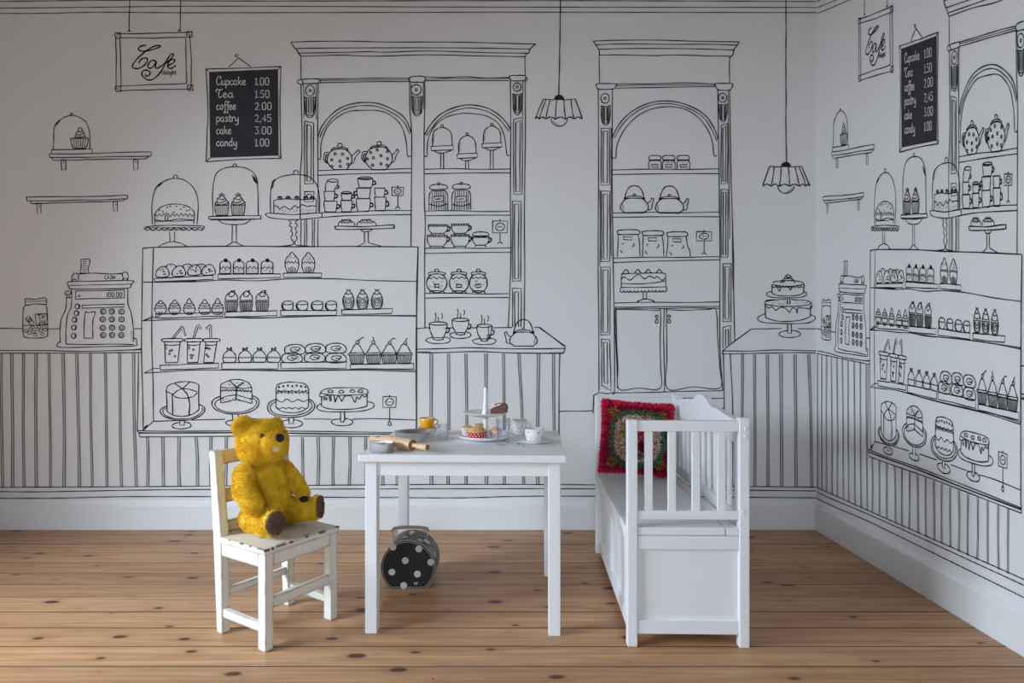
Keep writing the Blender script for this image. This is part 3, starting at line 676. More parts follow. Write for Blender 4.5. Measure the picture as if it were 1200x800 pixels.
# third shelf
tray((187.6, 428), (256.4, 425.4), (256.4, 431), (188, 433.4))
for xl, xr, bl, br, st in ((190, 214.4, 194, 208.4, ((201, 397), (213.4, 382), (214.6, 382.6), (218.4, 393), (217, 393.6), (213.4, 385), (203, 397.4))), (216.8, 237.8, 219.6, 232, ((226, 396), (230, 382.6), (233, 379.4), (236.6, 384.6), (235.2, 386), (232.8, 382.4), (228, 396))), (238.2, 257.4, 238.8, 250.6, ((246, 396), (245.6, 383.4), (242, 385.8), (241.2, 384.2), (246.6, 380), (247.6, 381), (248.2, 396)))):
    M_('drawn_iced_drink'); y0 = 397.4
    S((xl, y0), (xl + 6, y0 - .8), (xr - 4, y0 - .8), (xr, y0), (xr - .6, y0 + 2.4), ((xl + xr) / 2, y0 + 3), (xl + 1, y0 + 2.6), closed=True, w=1.4)
    P((xl + 3, y0 + 3), (bl, 425)); P((xr - 3, y0 + 3), (br, 424.6)); P((bl, 425), (br, 424.6), w=1.6); S((xl + 3, 403.6), ((xl + xr) / 2, 404.6), (xr - 3, 403.4)); P(*st, w=1.0)
    for i in range(4): E(rnd.uniform(bl + 3, br - 3), rnd.uniform(406, 420), 1, 1, w=1.1)
    HA(xl + 3.6, 405, 2.4, -.6, 4, .1, 1.4)
tray((260, 425), (326, 424.4), (326, 432), (260, 432.6))
for x in (269, 287.2, 304.2, 320.8):
    M_('drawn_small_cake'); S((x - 7.6, 419), (x - 6.6, 415), (x - 3, 411.6), (x, 410.4), (x + 3.6, 411.6), (x + 7, 415.6), (x + 7.6, 419)); S((x - 7.6, 418.6), (x - 7.8, 421), (x - 6, 424.6)); S((x + 7.6, 418.6), (x + 7.8, 421), (x + 6, 424.6)); P((x - 6, 424.6), (x + 6, 424.6)); WV(x - 7.6, x + 7.6, 418.8, .5, 5); S((x - 2, 411), (x - 2.4, 407.6), (x, 409), (x + 2.4, 407), (x + 2, 410.8), w=1.5)
tray((329, 424.8), (406, 423.6), (406, 431.4), (329.4, 431.8))
for x, y in ((346, 409.4), (370, 408.4), (393.8, 408), (342.4, 419.2), (369, 418.6), (394, 419.4)):
    M_('drawn_pastry'); S((x - 12, y + 3), (x - 11, y - 3), (x - 4, y - 5.8), (x + 6, y - 5.4), (x + 11.4, y - 1), (x + 11, y + 4), (x + 4, y + 5.6), (x - 7, y + 5.4), closed=True, w=1.4); S((x + 5, y + 1), (x, y + 3), (x - 5.4, y + 1), (x - 4, y - 2), (x + 2, y - 2.6), (x + 6, y - 1), (x + 3, y + .6), (x - 1, y), w=1.2)
    for i in range(8): FE(x + rnd.uniform(-9, 9), y + rnd.uniform(-4, 4), .45, .45)
tray((410.6, 427), (484.6, 425.6), (484.8, 432), (410.8, 432.4))
for x, c, sx, sy in ((418, 418.8, 426.4, 394.6), (437.6, 437.6, 436.8, 394.4), (456, 456.8, 463.6, 396.8), (473.4, 475, 477.6, 396)):
    M_('drawn_cherry_cupcake'); cup_wrap(x + .2, 415.8, 426, 8.6, 6.6, 8, .9); S((x - 9, 414), (x, 413.4), (x + 8.6, 413.4), (x + 9, 415.2), (x, 415.8), (x - 9, 416), closed=True); S((x - 8, 413.6), (x - 5, 408.6), (x - 3, 404.6), (x, 402.8), (x + 3, 404.4), (x + 5.6, 408.4), (x + 8.4, 413.2)); E(c, 400.8 + (1 if x > 440 else 0), 1.9, 1.9); S((c, 399.4), ((c + sx) / 2 + .4, 396.6), (sx, sy))
# floor of the case
M_('drawn_cake_on_stand')
S((195, 457), (197, 452), (205, 448.6), (216, 447), (227, 448), (233, 451), (233, 456)); S((194.4, 458), (203, 462)); S((203, 462), (208, 457.6), (214, 455.4), (222, 456), (231.4, 459)); S((203, 462), (207, 465.4), (216, 466.4), (226, 464.6), (231.6, 460)); P((214, 455.4), (205, 449)); P((214, 455.4), (222.4, 447.6)); S((214, 455.4), (219, 461), (221, 466), w=1.6)
P((195, 456.6), (196, 482)); P((202, 462), (202.6, 485), w=1.6); S((221, 465.6), (222.4, 474), (221.6, 486.4), w=1.6); P((233, 455), (233.4, 480)); S((196, 482), (204, 486.4), (215, 487.6), (226, 485), (233.4, 480), w=1.4)
S((195.4, 475.6), (189.6, 478.6), (188, 482.6), (193, 488), (204, 491.4), (216, 492.4), (230, 489.6), (239, 483), (239.4, 477), (233.6, 473.6), w=1.5); S((195.6, 477.6), (191, 481), (194, 486.4), (205, 490), (217, 490.6), (229, 488), (237, 481.6), (237, 477))
P((210.6, 493), (211, 498), (216, 498), (216.4, 492.4)); S((210.6, 494.6), (203, 497), (202.6, 500.4), (210, 502.2), (219, 501.6), (224, 499), (222, 495.6), (216.4, 494.4), w=1.4)
M_('drawn_cut_cake_on_stand')
S((258.6, 453), (260, 449.6), (268, 446), (276, 444.4), (285, 445.4), (292, 449), (295, 454)); P((258.6, 452), (259, 472)); P((295, 453), (295.4, 472)); P((277.4, 454), (276.6, 468), w=1.6); P((277.4, 454), (269.6, 446.2)); P((277.4, 454), (285.6, 447.6), w=1.7); S((258.6, 453.6), (268, 454.4), (277.4, 454)); S((277.4, 454), (286, 455), (295, 453.6))
WV(259, 277, 457.6, .9, 5, 456.6, w=1.5); WV(278, 295, 457, .9, 5, 458.4, w=1.5); S((259, 467), (266, 464), (277, 462.4)); S((277, 462.4), (286, 465), (295, 467.6)); S((259, 472), (267, 470.4), (276.6, 467.8)); S((277, 467.6), (285, 470), (295.4, 472.4), w=1.4)
for i in range(40): FE(rnd.uniform(262, 293), rnd.uniform(448, 452.6), .4, .4)
for i in range(30): FE(rnd.uniform(260, 294), rnd.uniform(466, 469.4), .4, .4)
S((258.6, 464), (251, 467.6), (248.4, 473), (252, 479), (262, 483.4), (276, 485), (291, 483), (301, 477.6), (303.6, 470), (300.4, 465.4), (295.4, 463.4), w=1.5); S((258.8, 467), (253, 470.6), (252.4, 475), (258, 480), (270, 483), (284, 482.4), (296, 478), (301, 471.6), (298, 467), (295.4, 466))
P((272.4, 485), (273, 494)); P((279, 485), (279, 493)); S((272.4, 492), (266, 493.4), (265, 496), (270, 498.4), (279, 498.6), (286, 497), (286, 493.4), (279, 491.6), w=1.4)
M_('drawn_cake_on_stand')
S((323.6, 456), (325, 451), (331, 448.6), (341, 447.6), (354, 448.6), (360, 451.6), (361.6, 457)); P((323.6, 455), (323.4, 477)); P((361.6, 456), (361.4, 477)); S((323.4, 477), (330, 481.6), (342, 483.4), (354, 481.6), (361.4, 477)); WV(323.6, 361.6, 459.4, 1.8, 9); WV(323.6, 361.6, 469, 1.7, 3, w=1.2); WV(323.6, 361.4, 478, 1.2, 5, w=1.2)
for i in range(7): FE(327 + i * 5.2, 451.6 + (1.6 if i in (0, 6) else 0) + (i % 2) * .8, 1.2, 1.5)
for i in range(9): FE(326 + i * 4.1, 457.6 + (i % 2), 1, 1.1)
S((323.4, 467.6), (316, 471.6), (313.6, 477.6), (317, 484), (328, 488), (341, 489), (356, 487), (366, 481.6), (369, 475), (366, 469.6), (361.6, 467.4), w=1.5); S((323.4, 470.4), (318, 474), (317, 479), (322, 484), (334, 486.6), (348, 486), (360, 482.4), (366, 476), (364, 471), (361.6, 470))
P((338.6, 489), (338.8, 496), (344, 496.4), (344, 489), w=1.4); S((338.6, 491.6), (330, 493.6), (328, 497), (334, 500), (343, 501), (352, 499), (354.6, 495.4), (350, 492.6), (344, 491.6), w=1.4)
M_('drawn_iced_cake_on_stand')
S((375.6, 460.4), (378, 457.4), (385, 455), (395, 454.2), (420, 454.2), (429, 456), (431.4, 459), (430, 461.6)); S((375.6, 460.4), (384, 462), (398, 463), (416, 462.4), (430, 461.6)); S((375.6, 460.4), (374.6, 464), (378, 464.6), (383, 463)); S((383, 463), (386, 464), (386.4, 469), (388, 469), (388, 463), (391.4, 463.6), (392.6, 471), (394, 468), (396, 463.8), (399, 466.6), (400.6, 470), (404, 464.4), (408, 463.4), (412, 464), (416, 471.4), (418, 465), (421, 467.6), (424, 463.4), (428, 465), (430.4, 462), w=1.4)
P((376.8, 464.6), (377, 476)); P((430.6, 459), (430, 476)); S((377, 476), (384, 478.4), (398, 479.6), (416, 478.8), (430, 476), w=1.4); HA(379, 465, .6, 4, 4, 1.3, 0); HA(422, 477.6, 2, -.8, 5, 1.4, -.3)
for x, y in ((387.4, 459), (400, 459.6), (413, 458.8), (422.4, 458.8)): E(x, y, 3, 2.4, 170, 370, w=1.3); P((x - 3, y + .6), (x + 3, y + .6))
S((376.8, 472.6), (372, 475.4), (372, 479), (380, 481.8), (398, 482.4), (420, 481.8), (434, 479), (438.6, 475), (436, 471.6), (430.8, 470.6), w=1.3); P((399, 482.6), (399, 494), (402, 494.4), (404, 492), (403.6, 482.6), w=1.5); S((399, 490.6), (391, 491.6), (388.6, 495), (394, 498), (403, 498.6), (411, 497), (413.4, 493.6), (409, 490.8), (404, 490.2), w=1.4)
def price(x, y, w_, h, py, foot=True):
    M_('drawn_price_card'); P((x - w_, y - h), (x + w_, y - h + .4), (x + w_ - .6, y + h), (x - w_, y + h), closed=True, w=1.3); S((x - w_ * .6, y), (x - w_ * .2, y - h * .6), (x + w_ * .4, y - h * .5), (x + w_ * .6, y), (x + w_ * .2, y + h * .6), (x - w_ * .4, y + h * .5), closed=True); P((x - w_ * .3, y + .3), (x + w_ * .3, y - .3), w=1.0); FE(x, y - h - 1, .9, 1); P((x, y + h), (x, py), w=1.2)
    if foot: E(x, py + 1.4, 2.6, 2.2, 180, 360)
    else: S((x - .4, py), (x + 2, py + 3), (x, py + 5), (x - 2, py + 3), closed=True, w=1.3)
price(456.6, 470.8, 7.8, 6.4, 493.6, False)

# --- tall cabinet with two arches ------------------------------------------------------------------------
def pil_head(x, y, rx, ry, x0, x1, fy0, fy1):
    E(x, y, rx, ry, w=1.4); E(x, y, 1.3, 1.5, w=1.3)
    xm = (x0 + x1) / 2; q = (x1 - x0) / 2
    S((x0, fy0), (x0 + .3, (fy0 + fy1) / 2), (x0 + 1.4, fy1 - 2), (xm, fy1 + 2), (x1 - 1.4, fy1 - 2), (x1 - .3, (fy0 + fy1) / 2), (x1, fy0)); S((x0, fy0), (xm, fy0 + 1.2), (x1, fy0 - .4))
    S((x0 + 1.8, fy0 + 1), (x0 + 2.2, fy1 - 4), (xm, fy1 - .6), (x1 - 2.2, fy1 - 4), (x1 - 1.8, fy0 + 1)); P((xm - 1.4, fy0 + 2), (xm - 1.2, fy1 - 2.4)); P((xm + 1.4, fy0 + 2), (xm + 1.3, fy1 - 2.4))
    P((x0 + 3, fy0 + 2), (x0 + 3.2, fy1 - 4), w=.8); P((x1 - 3, fy0 + 2), (x1 - 3.2, fy1 - 4), w=.8)
def panel(x0, y0, x1, y1, ins=3, skew=0):
    P((x0, y0), (x1, y0 + skew), (x1 - .4, y1), (x0, y1 + .5), closed=True); P((x0 + ins, y0 + ins + 1), (x1 - ins, y0 + ins + skew + .6), (x1 - ins - .4, y1 - ins), (x0 + ins, y1 - ins), closed=True)
    F([(x0 + .5, y0 + 2), (x0 + ins - .6, y0 + 4), (x0 + ins - .6, y1 - 4), (x0 + .5, y1 - 2)], 'grey')
M_('drawn_cabinet_cornice')
S((341, 49.6), (365, 48.8), (410, 48.4), (450, 49.4), (500, 49.4), (540, 49.6), (580, 50.6), (628, 51.8)); S((345.6, 57), (400, 56.4), (480, 56.2), (550, 56.4), (621, 57.6)); S((350, 62.4), (400, 61.6), (430, 60.8), (455, 61.4), (500, 59.8), (560, 61.6), (619, 62.6)); S((352.6, 66), (400, 64.8), (440, 66), (500, 64.4), (560, 65.6), (616, 66.6))
P((341, 49.6), (345.6, 57), (347, 57.4), (350, 62.4), (352.6, 66), w=1.5); P((628, 51.8), (626, 53), (621, 57.6), (619.6, 62.6), (617, 63), (615, 66.8), w=1.5)
P((352.6, 66), (352.8, 93)); P((615, 66.6), (615.4, 89)); S((374.4, 93), (410, 92.4), (445, 91.6), (480, 91.8)); S((374, 97.2), (430, 96), (480, 95.6)); S((374, 94.6), (430, 94), (480, 93.6), w=.9); S((498, 90), (520, 91), (545, 90), (570, 91.6), (597, 91)); S((498, 94.6), (540, 94.4), (597, 94.4)); S((498, 92.4), (540, 92), (597, 91.8), w=.9)
S((354.6, 93.4), (364, 92.6), (374.4, 93), (374.6, 96.4), (372, 97.6), (357, 98.2), (355, 96), closed=True, w=1.4); S((354.4, 93.2), (350, 93.6), (348.8, 96.4), (351.4, 98.8), (356, 98.6)); S((480, 91), (489, 89.4), (498, 90.4), (497, 96), (489, 96.4), (481, 96), closed=True, w=1.4); S((597, 89.4), (606, 88.6), (615.6, 89), (614.6, 94), (606, 95), (599.4, 94.4), closed=True, w=1.4); S((615.4, 90), (618, 92.4), (616.4, 95), (613.6, 94.4))
M_('drawn_pilaster')
S((352.8, 98.6), (354, 170), (352, 205), (352, 256)); S((373, 97), (372.4, 150), (373, 248)); P((370.8, 98), (370.8, 140), w=.9); P((355.8, 98), (356.2, 138), w=.9)
pil_head(363.4, 106.4, 5.2, 6.6, 356.8, 369.8, 114, 136); panel(357.2, 142, 367.6, 215, 2.8, 2.4); panel(357, 224.6, 368, 236, 2.6)
for x in (352.8, 357, 359.4, 366, 368.6, 372.8): P((x, 257), (x - .2, 289), w=1.1)
M_('drawn_pilaster')
S((480, 96), (480.4, 130), (482.4, 160), (482, 230), (481.6, 288.6), w=1.3); S((497.6, 96), (498, 120), (497, 160), (497.2, 230), (498.4, 262), (497.6, 300), (498, 384), w=1.3)
pil_head(487.8, 105.4, 6, 6.2, 482.4, 495, 113, 134); P((481.6, 97), (482.6, 128), w=.9); P((496.2, 97), (496.4, 128), w=1.0)
M_('drawn_pilaster')
S((598, 94.6), (598.4, 150), (598, 230), (598.6, 300), (595.6, 384)); S((615.2, 95), (615.6, 160), (614.4, 250), (614.8, 320), (614, 384)); P((612.6, 94), (612.6, 136), w=.9)
pil_head(606, 102.2, 4.8, 5, 601, 611.8, 110, 133); panel(602, 140, 612, 227.4, 2.6, -2.6); panel(600.4, 235.8, 610.4, 329, 2.6); P((600.4, 337.6), (610.6, 337.8), (610.4, 383)); P((600.4, 337.6), (600.8, 383)); P((603, 342), (607.4, 342), (607.6, 383)); P((603, 342), (603.4, 383))
def arch(o1, i1, off=3.6):
    S(*o1, w=1.5); S(*[(x + (cx_ - x) * .035, y + off * (1 if 0 < k < len(o1) - 1 else .4)) for k, (x, y) in enumerate(o1) for cx_ in [(o1[0][0] + o1[-1][0]) / 2]], w=1.2); S(*i1)
M_('drawn_cabinet_arch')
arch([(372.8, 160), (378, 147), (390, 133), (405, 124), (425, 120.2), (445, 122), (465, 131), (476, 141), (482, 156)], [(372.8, 185.6), (375.8, 185.6), (376.4, 168), (383, 150), (395, 138), (408, 131), (425, 129.4), (447, 130.4), (462, 138), (471, 149), (476, 166), (477.6, 182.4), (482, 182.6)])
M_('drawn_cabinet_arch')
arch([(497.6, 158), (504, 147), (515, 135), (530, 127), (549, 123), (570, 126.4), (585, 135), (595, 146), (598.4, 153)], [(497.6, 182.6), (500.4, 182.6), (501.4, 165), (508, 150), (520, 139), (535, 134), (550, 133), (570, 136), (584, 145), (591, 160), (594, 181), (598, 181.6)])
def shelf(x0, x1, ya, yb, h0, h1, gaps=()):
    M_('drawn_cabinet_shelf'); S((x0, ya), ((x0 * 2 + x1) / 3, (2 * ya + yb) / 3 - .5), ((x0 + 2 * x1) / 3, (ya + 2 * yb) / 3 + .4), (x1, yb)); S((x0, ya + h0), ((x0 + x1) / 2, (ya + yb + h0 + h1) / 2 - .4), (x1, yb + h1))
shelf(372.8, 482, 200, 197.4, 5.4, 5); M_('drawn_cabinet_shelf'); S((377, 249), (410, 248.6), (440, 246.8), (482, 246.6)); S((377, 254.8), (410, 252.6), (482, 251.4))
shelf(497.4, 598, 198.4, 198, 5.4, 4.6); shelf(499, 598.6, 247.2, 247.6, 5.6, 4.6); shelf(497.8, 598, 291, 290.4, 6, 5.2); shelf(497.8, 596, 343.8, 344, 5.4, 4.6)
def teapot(cx, cy, rx, ry, sx, sy, dots):
    M_('drawn_spotted_teapot')
    S((cx - 7, cy + ry - .2), (cx - rx * .85, cy + ry * .55), (cx - rx, cy), (cx - rx * .8, cy - ry * .6), (cx - rx * .45, cy - ry * .9), (cx, cy - ry), (cx + rx * .5, cy - ry * .88), (cx + rx * .85, cy - ry * .5), (cx + rx, cy + 1), (cx + rx * .8, cy + ry * .6), (cx + 8, cy + ry), w=1.4); P((cx - 7, cy + ry), (cx + 8, cy + ry), w=1.4)
    S((cx - 9.4, cy - ry + 2.4), (cx - 8.6, cy - ry + .4), (cx - 4, cy - ry - 1.4), (cx + 4, cy - ry - 1.6), (cx + 9, cy - ry + .2), (cx + 9.6, cy - ry + 2), (cx + 4, cy - ry + .6), (cx - 4, cy - ry + .8), closed=True, w=1.3); E(cx + .4, cy - ry - 3.6, 2.6, 2.4, 150, 390, w=1.4)
    S((cx - rx + 3, cy - 8), (cx - rx - 2.6, cy - 7), (cx - rx - 4, cy), (cx - rx - 1, cy + 5)); S((cx - rx + 2, cy - 5.6), (cx - rx - 1, cy - 4.6), (cx - rx - 2, cy), (cx - rx + .6, cy + 5.6), w=1.6)
    S((cx + rx - 1, cy - 4), (cx + rx + 2, cy - 5.6), (sx - 1, sy)); P((sx - 1, sy), (sx + 1, sy + 2)); S((sx + 1, sy + 2), (cx + rx + 4, cy - 2), (cx + rx + 2.4, cy + 3), (cx + rx - 1.6, cy + 6))
    for x, y in dots: E(cx + x, cy + y, 1.3, 1.4, w=1.4)
teapot(398, 186.4, 14.6, 12.4, 421, 175.6, ((-5, -6), (3.6, -5.6), (-9, 1), (.4, 2.4), (9.4, -.6), (-9, 9), (1, 8.6), (9.6, 6)))
teapot(444, 185.4, 16, 13.6, 466.6, 174.6, ((-9.6, -6.6), (-2, -9.6), (10, -8), (-6.4, -.4), (2.4, -2.8), (10, .6), (-13.4, 1), (2.4, 6.6), (-7.4, 8.2), (9.6, 8.4)))
def mug(x0, x1, yt, yb, hs=1, tilt=0, top=False, r=2.2):
    M_('drawn_mug'); q = (x1 - x0) * .1
    P((x0, yt), (x1, yt + tilt), w=1.3); S((x0, yt), (x0 + .4, (yt + yb) / 2), (x0 + q, yb)); S((x1, yt + tilt), (x1 - .2, (yt + yb) / 2), (x1 - q, yb)); P((x0 + q, yb), (x1 - q, yb))
    if top: E((x0 + x1) / 2, yt + tilt / 2 - .4, (x1 - x0) / 2, 1.6)
    hx = x1 if hs > 0 else x0; ym = (yt + yb) / 2
    S((hx - .4 * hs, ym - r), (hx + 2.6 * hs, ym - r * .8), (hx + 2.8 * hs, ym + r * .6), (hx - .8 * hs, ym + r), w=2)
mug(379.6, 395, 235.8, 248.4); mug(379.8, 392.4, 224.2, 235.6); M_('drawn_mug'); S((384.6, 210.6), (381.6, 217), (381.4, 224)); S((396.8, 213.4), (394, 219), (391.4, 223.6)); E(390.6, 211.6, 6.4, 1.8, 0, 360); S((396, 217), (397, 219.6), (394.6, 221.4), w=2)
mug(399.4, 412.6, 235, 248); mug(400, 412.4, 226.4, 234.8, top=True, r=1.8); mug(417.6, 434, 232.8, 247.8); mug(418, 434, 220.4, 232.6, -1); mug(419.4, 437, 209, 220, 1, .8, True); mug(439, 452.4, 231, 247.2, r=3); mug(439, 451.2, 220.4, 231)
price(466.2, 224.2, 6.8, 5, 243.4)
M_('drawn_low_cake_plate'); S((395, 265), (425, 265.6), (459, 263.6), (461.4, 265.6), (459.4, 267.4), (425, 268.6), (396, 268.8), (393.4, 267), closed=True, w=1.4); S((422, 268.6), (425, 271), (429, 271.6), (434, 270.6), (436.4, 268.4)); P((427, 271.6), (427.2, 284.6)); P((431.8, 271.4), (431.6, 284.4)); S((419.6, 288.4), (427, 284.6)); S((432, 284.4), (440, 286.6), (447, 288.4))
for x, hw in ((406, 9.4), (429.6, 11)):
    M_('drawn_bun'); S((x - hw, 264.6), (x - hw + .6, 261), (x - hw * .5, 258.6), (x, 258), (x + hw * .6, 259), (x + hw, 262), (x + hw, 264.6), w=1.3); WV(x - hw * .7, x + hw * .7, 260.6, 1, 4)
    for i in (-5, -2, 1, 4): FE(x + i, 257.6, .9, 1.1)
for x0, x1, yd, yb, ys in ((506.4, 530, 149.4, 171.6, 198), (537, 558, 158.8, 180.6, 198), (566, 587, 147.6, 168.2, 198)):
    M_('drawn_covered_cake_stand'); xm = (x0 + x1) / 2
    S((x0 + .4, yb), (x0 + .6, yb - 11), (x0 + 3, yd + 4), (xm, yd), (x1 - 3, yd + 4), (x1 - .6, yb - 11), (x1 - .2, yb - 1), w=1.3); E(xm, yd - 1.6, 1.5, 1.5); P((x0 - 1.4, yb), (x1 + 1.4, yb - 1), (x1 + 1.2, yb + 4), (x0 - 1, yb + 5), closed=True); S((x0 + 2.4, yb + 5), (x0 + 6, yb + 7.4), (xm + 2, yb + 7.6), (x1 - 1, yb + 4.6)); P((xm - 1.8, yb + 7.6), (xm - 2, ys)); P((xm + 1.4, yb + 7.6), (xm + 1.6, ys)); HA(x0 + .6, yb - 3, 1.6, -.8, 6, .2, -2)
for x in (513.8, 540.6):
    M_('drawn_sweet_jar'); y = 219 if x < 520 else 218.4
    S((x - 10.4, y + 1), (x - 8, y - 2), (x, y - 3), (x + 8, y - 2), (x + 10.6, y + .6), (x + 8, y + 2.6), (x, y + 3), (x - 8, y + 3), closed=True, w=1.3); E(x, y - 3.6, 1.5, 1.5); P((x - 8, y + 4.6), (x + 8.4, y + 4.4))
    S((x - 8, y + 4.8), (x - 10.8, y + 10), (x - 11, 246)); S((x + 8.4, y + 4.8), (x + 10.8, y + 10), (x + 11, 246)); P((x - 5.6, 230.4), (x + 5.6, 230), (x + 5.4, 236), (x - 5.4, 236.4), closed=True, w=1.2); P((x - 3.4, 233.6), (x + 3, 232.8), w=1.5)
    for i, d in enumerate((-8, -5, -2.4, .4, 3.4, 6.4, 8.6)): _add([(x + d * .85, y + 5), (x + d * .85, 230)] if abs(d) < 6 else [(x + d * .9, y + 6), (x + d, 245.6)], .95); _add([(x + d, 237), (x + d, 246)], .95)
    S((x - 10.6, 239.4), (x, 241.6), (x + 10.6, 239))
def bowl(x0, x1, yt, yb, pts=True, r=2.6):
    M_('drawn_teacup'); xm = (x0 + x1) / 2
    P((x0, yt), (x1, yt), w=1.2); SC(x0, x1, yt + .4, 1.8, 7, w=1.2); S((x0, yt), (x0 + .4, yt + (yb - yt) * .5), (x0 + 3.4, yb - 2), (x0 + 5, yb - 1.4)); S((x1, yt), (x1 - .4, yt + (yb - yt) * .5), (x1 - 4, yb - 2), (x1 - 5.4, yb - 1.4)); P((x0 + 4, yb - 1.4), (x1 - 4.6, yb - 1.6)); P((x0 + 4, yb - 1.4), (x0 + 2.8, yb + .6)); P((x1 - 4.6, yb - 1.6), (x1 - 3.6, yb + .6))
    S((x1 - .4, yt + 2.4), (x1 + 2.4, yt + 3), (x1 + 2, yt + 6.6), (x1 - 1.4, yt + 8), w=2)
bowl(502, 524.6, 263.2, 275); bowl(500.6, 524, 275.4, 290); bowl(529, 549.4, 262.2, 275); bowl(528.6, 550, 275, 290); bowl(554, 573, 276.4, 288.8); E(563.4, 274.6, 9.8, 3)
price(586, 265.8, 8.8, 7, 284.6)
for x, r in ((511.8, 12), (537.8, 11.2), (560.6, 10.4)):
    M_('drawn_round_jar'); E(x, 331.6, r, 11.4, -62, 242, w=1.5); S((x - r * .75, 323), (x - r * .8, 319.8), (x - 4, 318.6), (x + 4, 318.6), (x + r * .8, 319.8), (x + r * .75, 323)); S((x - r * .7, 322), (x, 320.8), (x + r * .7, 322)); E(x, 317.2, 2.3, 2.1, 150, 390, w=1.4); WV(x - r * .85, x + r * .85, 325.6, 1.2, 3, w=1.2); P((x - 3, 333.4), (x + 3, 333), (x + 3, 336.4), (x - 3, 336.6), closed=True, w=1.5); S((x - r * .7, 343.4), (x - r * .5, 341), (x + r * .5, 341), (x + r * .8, 343.4), w=1.4)
    for i in range(12): px, py = x + rnd.uniform(-r * .75, r * .75), rnd.uniform(328, 339); _add([(px, py), (px + .8, py + .9)], .9)
M_('drawn_cabinet_counter')
S((489, 385), (500, 384), (505, 384.4)); P((521, 384.4), (530, 384)); P((550, 384), (559, 384)); S((578, 384), (600, 383.6)); P((626, 383.6), (632, 383.5), w=1.5); P((632, 383.5), (662, 405.6), w=1.9); S((489, 409), (520, 408.4), (550, 407.2), (600, 408.6), (662, 408.2), w=1.4); S((489, 413), (510, 413.2), (560, 411.8), (600, 413.4), (660, 414), w=1.4); P((662, 405.6), (662, 409), (660, 414)); HA(490, 413.4, 1, -2, 9, 1.6, 0); HA(644, 414, 1, -1.6, 9, 1.8, 0)
def hot(x, yt, yb, hw, sw, sy, bag=False):
    M_('drawn_steaming_cup'); E(x, yt, hw, 1.9, w=1.4); S((x - hw, yt), (x - hw + .6, yt + 8), (x - hw + 4, yb - 3), (x - hw + 5, yb)); S((x + hw, yt), (x + hw - .8, yt + 8), (x + hw - 4, yb - 3), (x + hw - 5, yb)); S((x - hw + 4.4, yb), (x, yb + .8), (x + hw - 4.4, yb)); P((x - hw + 5, yb - 2), (x + hw - 5, yb - 2)); S((x + hw - .6, yt + 5), (x + hw + 2.4, yt + 6), (x + hw + 1.6, yt + 10), (x + hw - 1.8, yt + 10.6), w=1.7)
    S((x - hw + 3.6, sy - 3.4), (x - sw, sy - 1), (x - sw + 2, sy + 2.4), (x - 3, sy + 4), (x + sw - 4, sy + 3.2), (x + sw, sy), (x + sw - 2, sy - 2.6), (x + hw - 3.6, sy - 3.6), w=1.3)
    for dx, a, b in ((-3.6, -13, -2.6), (-.4, -8, -1.8), (4, -12, -5)): S((x + dx, yt + a), (x + dx + .8, yt + (a + b) / 2), (x + dx - .2, yt + b), w=1.1)
    if bag: P((x + 4.6, yt), (x + 5, yt + 11)); P((x + 3.4, yt + 11), (x + 7, yt + 10.6), (x + 7, yt + 15.4), (x + 3.4, yt + 16), closed=True, w=1.2); FE(x + 5.2, yt + 13.4, 1, 1)
hot(513.6, 379, 397.6, 10.4, 14, 398.4); hot(539.6, 374.6, 391.6, 9.8, 12.4, 392.4); hot(567.6, 381.6, 399, 8.8, 13.4, 399.6, True)
def kettle(cx, cy, rx, ry, k=1):
    M_('drawn_kettle'); X = lambda a: cx + k * a
    S((X(-12), cy + ry - .6), (X(-rx + .6), cy + ry * .55), (X(-rx), cy), (X(-rx + 3.6), cy - ry * .65), (X(-8), cy - ry), (X(0), cy - ry - .4), (X(8), cy - ry), (X(rx - 3.6), cy - ry * .65), (X(rx), cy), (X(rx - 1), cy + ry * .6), (X(11), cy + ry - .4), w=1.4); P((X(-12), cy + ry), (X(12), cy + ry), w=1.4)
    S((X(-9.6), cy - ry - .4), (X(-7), cy - ry - 2.4), (X(0), cy - ry - 2.8), (X(7), cy - ry - 2.4), (X(9.6), cy - ry - .2)); E(cx, cy - ry - 4, 1.5, 1.3, 150, 390)
    S((X(-11), cy - ry + .6), (X(-10), cy - ry - 6), (X(-6), cy - ry - 13), (X(0), cy - ry - 15), (X(6), cy - ry - 13), (X(10), cy - ry - 6), (X(11), cy - ry + .6), w=1.4); E(X(-11), cy - ry, 1.2, 1.4); E(X(11), cy - ry, 1.2, 1.4)
    S((X(rx - 1), cy - 3), (X(rx + 2), cy - 5), (X(rx + 4), cy - 9)); P((X(rx + 4), cy - 9), (X(rx + 6.4), cy - 8)); S((X(rx + 6.4), cy - 8), (X(rx + 4.6), cy - 1), (X(rx + 3.6), cy + 4), (X(rx - .6), cy + 5)); HA(X(-rx + .8), cy - 3, k * 1.6, -.4, 7, k * .3, 1.3)
kettle(613.4, 397.4, 16, 8, -1)

